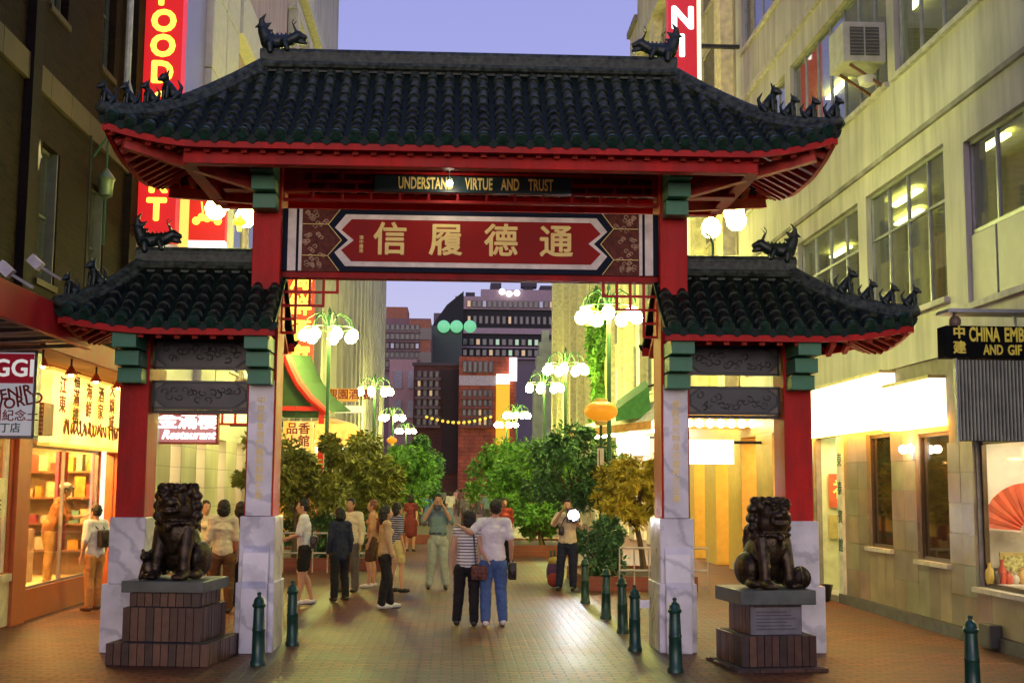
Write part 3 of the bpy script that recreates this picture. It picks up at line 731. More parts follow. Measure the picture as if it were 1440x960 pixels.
def window_x(X, s, y0, y1, z0, z1, fm, parent, mull=(), trans=(), fw=.05, dep=.08, gl=None, name='window', split=True):
    # s = +1: facade at X seen from smaller x (right side), -1: left side; frame set back a little
    xa, xb = sorted((X+s*dep, X+s*(dep+.06))); f = MB()
    f.box(xa, xb, y0, y1, z0, z0+fw).box(xa, xb, y0, y1, z1-fw, z1).box(xa, xb, y0, y0+fw, z0+fw, z1-fw).box(xa, xb, y1-fw, y1, z0+fw, z1-fw)
    for m in mull: f.box(xa+.004, xb-.004, m-fw*.45, m+fw*.45, z0+fw, z1-fw)
    for t in trans: f.box(xa+.008, xb-.008, y0+fw, y1-fw, t-fw*.4, t+fw*.4)
    w = f.build(name, fm, parent)
    ed = [y0+fw*.5, *sorted(mull), y1-fw*.5]; xm = (xa+xb)/2
    for i in range(len(ed)-1):
        MB().box(xm-.004, xm+.004, ed[i], ed[i+1], z0+fw*.5, z1-fw*.5).build('pane', gl or glass(), w)
    return w
def room_x(X, s, y0, y1, z0, z1, depth, wallm, parent, name='interior', floor=None):
    xb = X+s*depth; g = MB(); t = .02
    g.quad((xb, y0, z0), (xb, y1, z0), (xb, y1, z1), (xb, y0, z1))
    g.quad((X, y0, z0), (xb, y0, z0), (xb, y0, z1), (X, y0, z1)); g.quad((X, y1, z0), (xb, y1, z0), (xb, y1, z1), (X, y1, z1))
    g.quad((X, y0, z1), (xb, y0, z1), (xb, y1, z1), (X, y1, z1)); g.quad((X, y0, z0), (xb, y0, z0), (xb, y1, z0), (X, y1, z0))
    return g.build(name, wallm, parent)

# ------------------------------------------------------------------ left: dark brick building with shops
brickL = brickmat('dark_brick_wall', (.022, .011, .006), (.012, .006, .004), (.016, .013, .010), .235, .086, 'yz', .01, .8, .8, .5, .5, .08)
XL = -5.9
lb = thing('brick_building', 'dark brown brick building with sandstone string course above the red awning', 'building', (XL-.2, 17, 0))
ops = [(17.55, 18.35, 4.75, 6.72), (20.0, 20.75, 4.75, 6.72), (15.0, 15.8, 4.75, 6.72), (20.2, 20.95, 8.75, 10.8), (17.6, 18.4, 8.75, 10.8)]
wall_x('brick_wall', XL, -.3, 9.0, 22.4, 3.66, 16, ops, brickL, lb)
MB().quad((XL-.3, 22.4, 3.7), (XL-4, 22.4, 3.7), (XL-4, 22.4, 16), (XL-.3, 22.4, 16)).build('return_wall', brickL, lb)
sand = M('string_course_sandstone', (.055, .034, .017), .85, var=.35, vs=3, bump=.3)
for k in range(14):
    a = 9+k*.957; MB().box(XL-.02, XL+.07, a+.004, a+.953, 7.35, 7.72).build('string_course_stone', sand, lb, bevel=.008)
pier = brickmat('dark_brick_pier', (.022, .014, .011), (.018, .012, .01), (.018, .015, .013), .235, .086, 'yz', .01, .8, .8, spec=.08)
for (a, b) in ((16.7, 17.05), (21.95, 22.4), (13.2, 13.6)):
    MB().box(XL-.02, XL+.12, a, b, 3.7, 16).build('pier', pier, lb)
wfm = M('old_window_frame', (.10, .10, .10), .6)
for (a, b, c, d) in ops:
    w = window_x(XL, -1, a, b, c, d, M('dark_window_frame', (.05, .05, .05), .5), lb, trans=((c+d)/2,), dep=.12)
    MB().box(XL-.3, XL+.04, a-.06, b+.06, c-.09, c-.002).build('sill', sand, w)
    room_x(XL-.3, -1, a, b, c, d, 1.2, M('dark_room', (.03, .028, .025), .9), lb)
    if c > 8: MB().box(XL-.22, XL-.2, a+.05, b-.05, c+.1, d-.05).build('curtain', M('pale_curtain', (.45, .45, .48), .9, var=.3, vs=20), w)
    else: MB().box(XL-.19, XL-.02, b-.06, b-.02, c, d).build('frame_edge', wfm, w)
MB().tube([(XL+.16, 19.3, 3.7), (XL+.16, 19.3, 7.3)], .02, 6).build('conduit', M('dark_metal', (.03, .03, .03), .4, .6), lb)
dm = MB(); dm.prism([(0, -.22), (.06, -.04), (.12, 0), (.06, .04), (0, .22), (-.06, .04), (-.12, 0), (-.06, -.04)], lambda u, v: (XL+.02, 17.0+u+.3, 6.45+v), lambda u, v: (XL+.05, 17.0+u+.3, 6.45+v))
dm.build('wall_anchor', M('bright_brass', (.7, .6, .4), .35, .8), lb)
dpi = MB().tube([(XL+.08, 21.5, 16), (XL+.08, 21.5, 8.9), (XL+.16, 21.5, 8.6)], .06, 8).build('drainpipe', M('pale_pipe', (.4, .4, .42), .6), lb)
# bracket lamp on the brick wall
bl = thing('wall_lamp', 'old green bracket lamp on the dark brick wall by the roof tip', 'lamp', (XL, 20.0, 6.6))
gm = M('lamp_green_metal', (.03, .09, .05), .4, .3)
MB().tube([(XL, 20.0, 7.15), (XL+.25, 20.0, 7.55), (XL+.55, 20.0, 7.62), (XL+.8, 20.0, 7.5)], .022, 6).build('arm', gm, bl)
MB().tube([(XL+.22, 20.0, 5.7), (XL+.22, 20.0, 7.4)], .018, 6).build('stay', gm, bl)
MB().lathe([(.02, .0), (.11, .06), (.13, .3), (.15, .33), (.06, .45), (.02, .5)], 10, (XL+.22, 20.0, 6.45)).build('lantern', M('lantern_glass_old', (.10, .14, .08), .3), bl, True)
# shop front ----------------------------------------------------------------
sof = M('shop_red_orange_frame', (.42, .10, .03), .4, var=.15)
red2 = M('awning_red', (.58, .020, .018), .55, var=.15, vs=2)
shp = thing('souvenir_shop', 'warm lit shop front with orange frames below the dark brick wall', 'shop', (XL, 19, 0))
wall_x('shop_wall', XL, -.14, 14.2, 22.6, 0, 3.66, [(14.4, 16.95, .72, 2.55), (17.62, 21.2, .42, 2.42), (21.35, 22.0, .02, 2.4)], sof, shp)
w1 = window_x(XL, -1, 14.4, 16.95, .72, 2.55, M('white_frame', (.6, .58, .52), .4), shp, mull=(15.7,), dep=.02, fw=.07)
w2 = window_x(XL, -1, 17.62, 21.2, .42, 2.42, M('steel_frame', (.35, .33, .3), .3, .5), shp, mull=(19.4,), dep=.03, fw=.035, gl=glass('shop_glass', (.95, .93, .88), .04, .02))
MB().box(XL+.002, XL+.06, 14.2, 17.05, .60, .70).build('sill', M('cream_tile', (.6, .52, .36), .5), shp)
MB().box(XL+.002, XL+.03, 14.2, 17.05, .02, .595).build('stall_riser', M('cream_tile', (.6, .52, .36), .5), shp)
MB().box(XL+.003, XL+.07, 17.06, 17.58, 0, 2.5).build('post', sof, shp)
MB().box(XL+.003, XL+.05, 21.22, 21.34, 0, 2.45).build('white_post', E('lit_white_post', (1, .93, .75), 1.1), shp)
MB().box(XL+.003, XL+.08, 22.02, 22.6, 0, 2.45).build('post', sof, shp)
room = room_x(XL-.14, -1, 14.2, 22.55, .3, 2.75, 3.0, M('shop_interior_cream', (.72, .58, .36), .8, var=.15), shp)
for y in (15.4, 18.3, 19.9, 21.5):
    MB().box(XL-1.0, XL-.5, y-.45, y+.45, 2.69, 2.72).build('ceiling_light', E('warm_ceiling_light', (1, .52, .14), 130), shp)
shelf_rng = random.Random(11)
for z in (.75, 1.2, 1.65, 2.1):
    MB().box(XL-2.6, XL-.25, 22.1, 22.5, z-.03, z).build('shelf', M('shop_cabinet_brown', (.25, .12, .06), .5), shp)
    x = XL-.4
    while x > XL-2.5:
        w = shelf_rng.uniform(.07, .2); h = shelf_rng.uniform(.12, .36); k = shelf_rng.randrange(6)
        MB().box(x-w, x, 22.12, 22.3, z, z+h).build('goods_item', M('goods_item_%d' % k, ((.6, .5, .3), (.5, .06, .04), (.1, .25, .25), (.65, .6, .5), (.55, .3, .05), (.3, .05, .12))[k], .5), shp); x -= w+shelf_rng.uniform(.02, .1)
cb = M('counter_white', (.7, .65, .55), .5); cab = M('shop_cabinet_brown', (.25, .12, .06), .5)
MB().box(XL-1.6, XL-.9, 18.6, 20.8, .3, 1.15).build('counter', cb, shp)
MB().box(XL-2.9, XL-2.4, 14.6, 18.2, .3, 2.2).build('cabinet', cab, shp)
MB().box(XL-.55, XL-.50, 20.6, 21.1, .8, 2.4).build('magenta_banner', M('magenta_cloth', (.5, .06, .14), .8), shp)
MB().box(XL-1.0, XL-.95, 17.7, 21.0, 2.05, 2.35).build('pelmet', M('dark_brown_pelmet', (.14, .05, .03), .6), shp)
for k in range(9):
    y = 17.9+k*.34; h = .15+shelf_rng.random()*.25
    MB().box(XL-1.35, XL-1.15, y, y+.2, 1.152, 1.152+h).build('goods_box', M('goods_%d' % (k % 4), ((.6, .5, .3), (.5, .1, .06), (.2, .3, .25), (.65, .6, .5))[k % 4], .5), shp)
for k in range(6):
    y = 14.7+k*.36; MB().box(XL-.75, XL-.6, y, y+.24, .74, 1.0+.25*shelf_rng.random()).build('goods_box', M('goods_%d' % (k % 4), (1, 1, 1)), shp)
MB().box(XL+.025, XL+.03, 16.1, 16.75, 1.45, 1.95).build('window_poster', M('pale_poster', (.75, .66, .42), .6), w1)
text('93\nHEE', .2, (XL+.033, 16.42, 1.7), M('ink_brown', (.08, .05, .03), .6), w1, 'left', .002, .01)
MB().box(XL+.025, XL+.03, 15.2, 16.6, .85, 1.3).build('window_poster', M('red_poster', (.5, .06, .05), .6), w1)
# illuminated yellow sign over the shop
ys_ = thing('lit_shop_sign', 'glowing yellow shop sign with brown chinese characters and brush script', 'sign', (XL, 20, 2.5))
ye = E('yellow_sign_glow', (1, .50, .05), 1.8, (1, .72, .22), 1.4)
MB().box(XL-.02, XL+.16, 18.0, 22.3, 2.46, 3.50).build('light_box', ye, ys_)
MB().box(XL-.0, XL+.175, 17.96, 22.34, 2.42, 2.465).build('rim', E('rim_glow', (1, .55, .08), 1.1), ys_); MB().box(XL-.0, XL+.175, 17.96, 22.34, 3.495, 3.54).build('rim', _M['rim_glow'], ys_)
brn = M('sign_brown_ink', (.20, .07, .02), .7)
for i, s_ in enumerate(('江\n東', '福\n滿\n樓', '海\n鮮', '酒\n家', '火\n鍋\n城', '燒\n臘')):
    text(s_, .27, (XL+.164, 18.5+i*.66, 3.16), brn, ys_, 'left', .003, .02, sx=1.2, name='character')
def scrawl(parent, X, y0, y1, z, a, mat, face=1, name='brush_script', seed=2, r=.012):
    rr = random.Random(seed); y = y0; pts = []; q = MB()
    while y < y1:
        n = rr.randint(8, 16); ph = rr.random()*6
        for i in range(n):
            tt = i/n*2*math.pi*1.2; pts.append((X, y+.055*math.sin(tt+ph)+i*.011, z+a*(.6+.8*rr.random())*math.cos(tt)*(1.6 if i == 2 else .8)))
        y += n*.011+.03
        if rr.random() < .3:
            q.tube(pts, r, 5); pts = []; y += .05
    if len(pts) > 3: q.tube(pts, r, 5)
    return q.build(name, mat, parent, True)
scrawl(ys_, XL+.168, 18.6, 21.9, 2.72, .11, brn)
# grille box beside the sign
gb = thing('louvre_box', 'small brown louvred box between the hanging sign and the yellow sign', 'vent box', (XL+.1, 17.8, 2.55))
MB().box(XL+.0, XL+.22, 17.5, 17.94, 2.55, 3.0).build('case', M('louvre_brown', (.22, .10, .05), .5), gb)
for k in range(7): MB().box(XL+.01, XL+.21, 17.47, 17.5, 2.585+k*.058, 2.615+k*.058).build('slat', M('louvre_slat', (.35, .22, .14), .5), gb)
# awning
aw = thing('red_awning', 'long red shop awning with exposed struts in front of the brick building', 'awning', (-5.2, 13, 3.5))
MB().box(-4.56, -4.48, 8.0, 15.5, 3.53, 3.90).build('fascia', red2, aw)
MB().prism([(-4.56, 3.90), (-4.56, 3.84), (-5.9, 4.40), (-5.9, 4.48)], lambda u, v: (u, 8.0, v), lambda u, v: (u, 15.5, v)).build('top_sheet', M('awning_top', (.2, .015, .015), .6), aw)
MB().box(-5.88, -4.57, 8.0, 15.45, 3.60, 3.64).build('soffit', M('awning_soffit_grey', (.22, .20, .19), .6), aw)
for k in range(9):
    y = 9+k*.8; MB().bar((-5.88, y, 3.50), (-4.6, y, 3.57), .04, .05).build('strut', M('strut_metal', (.4, .38, .36), .4, .5), aw)
aw2 = thing('red_canopy', 'dark red canopy fascia over the glowing yellow shop sign', 'awning', (-5.5, 18.5, 3.6))
MB().box(-5.12, -5.05, 15.52, 22.0, 3.56, 3.86).build('fascia', M('canopy_dark_red', (.2, .012, .014), .6), aw2)
MB().box(-5.88, -5.12, 15.52, 22.0, 3.60, 3.66).build('soffit', M('canopy_soffit', (.4, .2, .1), .6), aw2)
for k in range(5):
    y = 16.2+k*1.2; a = MB().tube([(-5.3, y, 3.60), (-5.3, y, 3.48)], .015, 6).build('lamp_stem', M('dark_metal', (.03, .03, .03)), aw2)
    MB().lathe([(.02, .12), (.09, .0), (.085, -.005), (.015, .1)], 12, (-5.3, y, 3.38)).build('lamp_shade', M('lamp_red_shade', (.3, .04, .02), .4), a, True)
    MB().ball((-5.3, y, 3.385), .035, 8, 6).build('bulb', E('warm_bulb', (1, .5, .14), 500), a, True)
# hanging sign and white floodlights
hs = thing('hanging_shop_sign', 'white hanging sign board with dark red heading and red curved lettering', 'sign', (-5.5, 15.9, 2.4))
X0, X1 = at(-34, 500, 15.8).x, at(52, 500, 15.8).x; Z0, Z1 = at(20, 614, 15.8).z, at(20, 494, 15.8).z
MB().box(X0, X1, 15.8, 15.92, Z0, Z1).build('board', E('sign_white_fill_glow', (.62, .62, .68), .42), hs)  # emission added so board, heading and white letters look lit from the front
hd_ = MB().box(X0+.03, X1-.03, 15.785, 15.80, Z1-.40, Z1-.03).build('heading', E('heading_red_fill_glow', (.35, .012, .03), .4), hs)
fmx = MB()
for (a, b, c, d) in ((X0-.02, X1+.02, Z0-.02, Z0+.015), (X0-.02, X1+.02, Z1-.015, Z1+.02), (X1-.015, X1+.02, Z0, Z1)): fmx.box(a, b, 15.77, 15.93, c, d)
fmx.build('frame', M('sign_grey_frame', (.30, .30, .33), .4, .4), hs)
wh = E('sign_letter_fill_glow', (.8, .78, .75), .7); sr = M('sign_letter_red', (.38, .03, .035), .5)
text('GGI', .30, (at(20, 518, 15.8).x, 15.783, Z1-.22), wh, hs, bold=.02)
text('ENIR', .185, (at(22, 556, 15.8).x, 15.797, at(22, 552, 15.8).z), sr, hs, bold=.02, rot=R(12)); text('WORLD', .185, (at(22, 568, 15.8).x, 15.797, at(22, 566, 15.8).z), sr, hs, bold=.02, rot=R(12))
text('州紀念土', .15, (at(20, 585, 15.8).x, 15.797, at(20, 585, 15.8).z), sr, hs, bold=.01); text('丁店', .13, (at(14, 602, 15.8).x, 15.797, at(14, 602, 15.8).z), M('sign_letter_green', (.03, .12, .08), .5), hs, bold=.01)
for x in (X0+.1, X1-.08): MB().tube([(x, 15.86, Z1), (x, 15.86, 3.62)], .012, 6).build('hanger', _M['dark_metal'], hs)
def flood(px, py, Y, lab):
    p = at(px, py, Y); f = thing('floodlight', lab, 'floodlight', p, group=None)
    MB().bar(p+Vector((-.06, 0, .08)), p+Vector((.06, 0, -.03)), .11, .11).build('housing', M('flood_white', (.55, .55, .55), .4), f)
    MB().bar(p+Vector((.05, 0, -.02)), p+Vector((.30, .0, -.17)), .03, .03).build('bracket', M('flood_grey', (.3, .3, .3), .5), f)
flood(50, 372, 14.6, 'white floodlight on a bracket above the red awning beside the roof tip'); flood(8, 382, 13.4, 'white floodlight above the red awning at the end away from the gate')
MB().box(XL-.3, XL+.0, 9, 14.2, 0, 3.66).build('plain_wall', brickL, lb)
# ------------------------------------------------------------------ right: pale rendered building with gift shop
XR = 6.5
rend = M('pale_render', (.50, .49, .46), .75, var=.16, vs=.9, bump=.15, bs=20)
streaks(rend, .26)
alu = M('aluminium_frame', (.28, .30, .32), .4, .5)
rb = thing('rendered_building', 'pale rendered three storey building with metal framed window bands above the gift shop', 'building', (XR+.2, 18, 0))
bays = [(11.5, 15.35, 4.22, 6.33), (16.0, 19.15, 4.42, 6.50), (19.55, 23.1, 4.42, 6.50), (23.5, 27.4, 4.42, 6.5)]
ups = [(11.5, 14.0, 8.0, 10.1), (14.4, 17.7, 8.0, 10.1), (18.0, 23.4, 8.0, 10.1), (23.8, 27.6, 8.0, 10.1), (14, 20.5, 11.8, 13.6), (21, 27.4, 11.8, 13.6)]
wall_x('upper_wall', XR, .3, 9, 28, 3.66, 15, bays+ups, rend, rb)
MB().quad((XR+.3, 28, 3.7), (XR+5, 28, 3.7), (XR+5, 28, 15), (XR+.3, 28, 15)).build('end_wall', rend, rb)
room_x(XR+.3, 1, 11, 28, 4.0, 6.9, 3.2, M('room_lamplit_tint', (.50, .46, .18), .9), rb); room_x(XR+.3, 1, 11, 28, 7.6, 10.4, 3.2, _M['room_lamplit_tint'], rb); room_x(XR+.3, 1, 11, 28, 11.6, 13.9, 3.0, M('room_blue', (.04, .05, .14), .9), rb)  # yellow-green of the lit office rooms is put into their wall colour
for (y, x) in ((17.2, 7.6), (20.5, 7.6), (22, 8.2), (25.4, 8)): MB().box(x, x+.12, y-.6, y+.6, 6.80, 6.84).build('ceiling_light', E('office_tube', (1, .95, .32), 34), rb)
for (y, x) in ((12.6, 7.6), (15.4, 7.6), (20.5, 7.9), (25.4, 8)): MB().box(x, x+.12, y-.6, y+.6, 10.30, 10.34).build('ceiling_light', _M['office_tube'], rb)
for (a, b, c, d) in bays+ups:
    n = max(2, int(round((b-a)/.8))); ml = [a+(b-a)*i/n for i in range(1, n)]
    if a == 11.5 and c < 5:
        w = window_x(XR, 1, a, b, 5.12, d, alu, rb, mull=ml)
        for i in range(n):
            MB().box(XR+.05, XR+.12, a+(b-a)*i/n+.03, a+(b-a)*(i+1)/n-.03, c+.02, 5.10).build('spandrel_panel', M('grey_panel', (.30, .30, .32), .45, var=.1), w)
        MB().box(XR+.04, XR+.07, a, b, c, c+.03).build('panel_rail', alu, w)
    else: w = window_x(XR, 1, a, b, c, d, alu, rb, mull=ml, trans=((c+.65*(d-c)),) if c < 5 else ())
    MB().box(XR-.07, XR+.1, a-.05, b+.05, c-.08, c-.004).build('sill', M('sill_concrete', (.45, .44, .42), .8), w)
for (y0, y1, c_) in ((16.05, 16.55, (.65, .30, .03)), (16.9, 17.3, (.5, .08, .03))):
    cu = MB(); n = 9
    for k in range(n): cu.box(XR+.30+.03*(k % 2), XR+.33+.03*(k % 2), y0+(y1-y0)*k/n, y0+(y1-y0)*(k+1)/n, 4.45, 5.5)
    cu.build('curtain', M('curtain_%d' % int(y0), c_, .8), rb)
MB().box(XR-.05, XR+.05, 9, 28, 6.86, 6.93).build('ledge', M('ledge_grime', (.22, .21, .2), .85, var=.5, vs=2), rb)
MB().box(XR-.06, XR-.002, 9, 28, 10.6, 10.75).build('band', M('band_concrete', (.46, .45, .4), .8), rb)
# air conditioner
ac = thing('air_conditioner', 'boxy window air conditioner on brackets high on the pale wall', 'air conditioner', (6.15, 18.4, 8.2))
MB().box(5.82, 6.48, 18.0, 18.7, 8.32, 8.95).build('case', M('ac_case', (.42, .42, .38), .5, var=.2), ac, bevel=.015)
for (a, b) in ((5.93, 6.14), (6.17, 6.38)):
    gk = MB().box(a, b, 17.985, 18.01, 8.42, 8.86).build('grille', M('ac_grille_dark', (.06, .06, .06), .5), ac)
    for k in range(8): MB().box(a, b, 17.975, 17.986, 8.44+k*.053, 8.455+k*.053).build('fin', M('ac_fin', (.16, .16, .15), .5), gk)
for y in (18.1, 18.6): MB().bar((5.95, y, 8.31), (6.49, y, 7.95), .04, .04).build('bracket', M('rusty_metal', (.18, .08, .04), .7), ac)
MB().lathe([(.02, 0), (.12, .05), (.15, .16), (.13, .17), (.02, .1)], 10, (6.25, 18.2, 7.98)).build('drip_tray', M('tray_white', (.6, .6, .58), .5), ac, True)
# shop floor
stone = [M('cladding_stone_%d' % i, c, .3, var=.3, vs=2.5, spec=.4) for i, c in enumerate(((.26, .20, .13), (.32, .26, .16), (.22, .19, .13), (.30, .20, .16), (.27, .27, .17)))]
gs = thing('gift_shop', 'stone clad gift shop front with lit display window below the pale wall', 'shop', (XR, 17, 0))
sops = [(11.2, 15.35, .70, 2.50), (16.2, 17.3, .92, 2.66), (18.33, 19.38, 1.0, 2.72), (20.85, 22.3, .02, 2.78)]
wall_x('shop_wall', XR+.03, .10, 9, 23.0, 0, 3.66, sops, M('wall_mortar', (.24, .22, .19), .85), gs)
rs = random.Random(5); pm = {}
def panel(y0, y1, z0, z1):
    k = (round(y1-y0, 3), round(z1-z0, 3), rs.randrange(5))
    if k not in pm:
        pm[k] = MB().box(0, .045, .003, k[0]-.003, .003, k[1]-.003).mesh('stone_panel'); pm[k].materials.append(stone[k[2]])
    o = bpy.data.objects.new('stone_panel', pm[k]); col.objects.link(o); o.parent = gs
    o.matrix_parent_inverse = Matrix.Translation(gs.location).inverted(); o.location = (XR-.012+rs.random()*.005, y0, z0)
def panels(y0, y1, z0, z1, w, h):
    ny = max(1, round((y1-y0)/w)); nz = max(1, round((z1-z0)/h))
    for i in range(ny):
        for j in range(nz): panel(y0+(y1-y0)*i/ny, y0+(y1-y0)*(i+1)/ny, z0+(z1-z0)*j/nz, z0+(z1-z0)*(j+1)/nz)
panels(10.4, 15.38, .16, .68, .42, .52); panels(15.38, 16.18, .16, 2.5, .40, .39); panels(16.18, 17.32, .16, .90, .38, .74); panels(17.32, 18.31, .16, 2.72, .5, .43)
panels(18.31, 19.40, .16, .98, .36, .82); panels(19.40, 20.83, .16, 2.74, .48, .43); panels(22.32, 23.0, .16, 2.74, .34, .43)
MB().box(XR-.06, XR+.03, 9, 20.83, 0, .155).build('plinth', M('plinth_dark', (.09, .085, .075), .6, var=.4), gs)
for (a, b, c, d) in sops[:3]:
    w = window_x(XR+.03, 1, a, b, c, d, M('bronze_frame', (.09, .06, .03), .35, .6), gs, dep=.02 if a > 12 else .05, fw=.05, gl=glass('shop_glass', (.95, .93, .88), .04, .02) if a < 12 else glass('tinted_glass', (.5, .48, .42), .10, .03))
    MB().box(XR-.07, XR+.05, a-.05, b+.05, c-.06, c-.002).build('sill', M('sill_pale_stone', (.5, .45, .36), .5), w)
room_x(XR+.13, 1, 9.2, 15.86, .66, 2.6, 1.1, M('display_white', (.80, .76, .66), .7, var=.08), gs, 'display_case')
for y in (12.5, 13.8, 14.9): MB().box(XR+.5, XR+.75, y-.5, y+.5, 2.55, 2.58).build('display_light', E('display_tube', (1, .90, .66), 30), gs)
room_x(XR+.13, 1, 15.9, 20.4, .2, 2.9, 2.0, M('cafe_interior', (.35, .16, .10), .7), gs, 'interior')
for y in (16.8, 18.9): MB().box(XR+.9, XR+1.3, y-.4, y+.4, 2.82, 2.85).build('ceiling_light', E('cafe_light', (1, .62, .3), 5), gs)
for (y, c_) in ((16.35, (.30, .26, .10)), (18.45, (.55, .42, .22)), (17.0, (.4, .07, .05))): MB().box(XR+.6, XR+.63, y, y+.42, .95, 2.55).build('curtain', M('cafe_curtain_%d' % int(y*10), c_, .7, var=.5, vs=18), gs)
# goods in the display window
fan = thing('paper_fan', 'large red paper fan leaning in the lit display window', 'fan', (XR+.75, 14.2, 1.5))
fp = MB(); n = 14; FC = at(1448, 748, 15.55)
for k in range(n):
    a0 = R(70)+R(105)*k/n; a1 = R(70)+R(105)*(k+1)/n; dx = .012*(1 if k % 2 else -1)
    P_ = lambda a, r, d: (FC.x+r*math.cos(a), FC.y+d, FC.z+r*math.sin(a))
    fp.quad(P_(a0, .12, dx), P_(a0, .62, dx), P_(a1, .62, -dx), P_(a1, .12, -dx)); fp.quad(P_(a0, .12, dx+.006), P_(a1, .12, -dx+.006), P_(a1, .62, -dx+.006), P_(a0, .62, dx+.006))
fp.build('leaf', M('fan_red', (.48, .07, .03), .6), fan)
for a in (R(69), R(176)): MB().bar(FC, FC+Vector((.63*math.cos(a), 0, .63*math.sin(a))), .02, .02).build('guard', cream, fan)
pic = thing('framed_picture', 'small framed embroidery picture standing in the lit display window', 'picture', (XR+.8, 14.0, .9))
PQ = at(1428, 798, 15.5); MB().box(PQ.x-.19, PQ.x+.25, 15.5, 15.53, PQ.z-.19, PQ.z+.19).build('frame', M('gilt_frame', (.5, .38, .14), .4, .5), pic); MB().box(PQ.x-.15, PQ.x+.21, 15.49, 15.502, PQ.z-.15, PQ.z+.15).build('picture', M('embroidery', (.10, .05, .03), .7, var=.9, vs=22, c2=(.6, .5, .2)), pic)
MB().box(XR+.2, XR+1.1, 15.1, 15.84, .67, .74).build('display_plinth', M('display_white', (.8, .76, .66)), gs)
for k, (y, c_, h) in enumerate(((14.62, (.7, .5, .1), .26), (14.45, (.06, .05, .05), .2), (14.28, (.55, .08, .05), .3), (14.1, (.6, .1, .05), .16), (13.9, (.75, .7, .6), .14), (13.7, (.5, .3, .1), .2))):
    o = MB().lathe([(.035, 0), (.055, h*.3), (.05, h*.6), (.02, h*.8), (.03, h)], 10, (at(1392+9*k, 820, 15.25).x, 15.25, .74)).build('vase', M('vase_%d' % k, c_, .25), None, True)
    tag(o, ('tall yellow vase', 'squat black vase', 'tall red vase', 'small orange red vase', 'small white vase', 'brown vase')[k] + ' on the plinth in the lit display window', 'vase')
# skirt panel and sign hung across the footpath at the end of the shop awning
YK = 13.2; kx = lambda px: at(px, 480, YK).x; kz = lambda py: at(1390, py, YK).z; XE = XR-.014
cm = M('corrugated_green_metal', (.36, .40, .30), .4, .25, var=.25, vs=5)
cr = thing('corrugated_shutter', 'green grey ribbed metal panel hanging below the black gift shop sign', 'shutter', (6, YK, 2.4))
MB().box(kx(1345), XE, YK+.035, YK+.06, kz(620), kz(505)).build('backing', M('shutter_back', (.02, .024, .02), .7), cr)
zl_, zh_ = kz(619), kz(506); slm = MB().prism([(0, 0), (.006, -.02), (.014, -.026), (.022, -.02), (.028, 0)], lambda u, v: (u, v, 0), lambda u, v: (u, v, zh_-zl_)).mesh('slat'); slm.materials.append(cm)
n_ = int((XE-kx(1345))/.0405)
for k in range(n_):
    o = bpy.data.objects.new('slat', slm); col.objects.link(o); o.parent = cr; o.matrix_parent_inverse = Matrix.Translation(cr.location).inverted(); o.location = (kx(1345)+.008+k*.0405, YK+.034, zl_)
MB().box(kx(1343), kx(1345), YK-.0, YK+.08, kz(621), kz(504)).build('end_trim', alu, cr)
cs = thing('gift_shop_sign', 'black sign board with gold lettering CHINA EMB above the ribbed metal panel', 'sign', (6, YK, 3.2))
MB().box(kx(1328), XE, YK-.04, YK+.2, kz(503), kz(459)).build('board', M('sign_black', (.008, .009, .009), .8, spec=.04), cs, bevel=.006)
MB().box(kx(1330), XE, YK-.10, YK+.25, kz(441), kz(436)).build('top_rail', alu, cs)
for px in (1345, 1430): MB().box(kx(px), kx(px)+.03, YK+.05, YK+.08, kz(459), kz(441)).build('hanger', alu, cs)
yl_ = M('sign_gold_letter', (.92, .74, .08), .5)
text('中', .145, (kx(1347), YK-.043, kz(469.5)), yl_, cs, bold=.03, name='character'); text('建', .145, (kx(1347), YK-.043, kz(490.5)), yl_, cs, bold=.03, name='character')
for wd, sz_, px, py, q in (('CHINA', .215, 1382, 472, .50), ('EMB', .215, 1424, 472, .56), ('AND', .15, 1394, 493, .66), ('GIF', .15, 1424, 493, .72)): text(wd, sz_, (kx(px), YK-.043, kz(py)), yl_, cs, bold=.03, sx=q, name='word')
MB().lathe([(.04, 0), (.06, .02), (.065, .08), (.04, .12), (.02, .125)], 10, (kx(1347), YK+.06, kz(460))).build('lamp_cap', M('lamp_cap_brown', (.2, .14, .1), .4), cs, True)
# lit fascia boxes
lw = E('white_fascia_glow', (1, .90, .56), 2.8, (1, .84, .48), .6); lo = E('orange_soffit_glow', (1, .42, .06), 22)
for (a, b, c, d, lab) in ((16.22, 18.0, 2.82, 3.36, 'short glowing white fascia box beside the corrugated panel'), (18.12, 22.6, 2.88, 3.60, 'long glowing white fascia box over the shop door')):
    f = thing('lit_fascia', lab, 'sign', (XR-.2, (a+b)/2, c)); MB().box(XR-.20, XR+.02, a, b, c, d).build('light_box', lw, f)
    MB().box(XR-.24, XR+.02, a-.02, b+.02, c-.09, c-.004).build('soffit_strip', lo, f); MB().box(XR-.22, XR+.02, a-.01, b+.01, d+.002, d+.04).build('top_rim', M('rim_yellow', (.5, .4, .15), .5), f)
# twin bare lamps under the short fascia
tl = thing('twin_lamp', 'pair of small bright globe lamps on the pier beside the tinted window', 'lamp', (XR-.06, 17.35, 2.4))
MB().box(XR-.05, XR-.012, 17.32, 17.38, 2.3, 2.55).build('back_plate', alu, tl)
for y in (17.22, 17.48): MB().ball((XR-.12, y, 2.45), .06, 12, 8).build('globe', E('small_globe', (1, .9, .75), 40), tl, True)
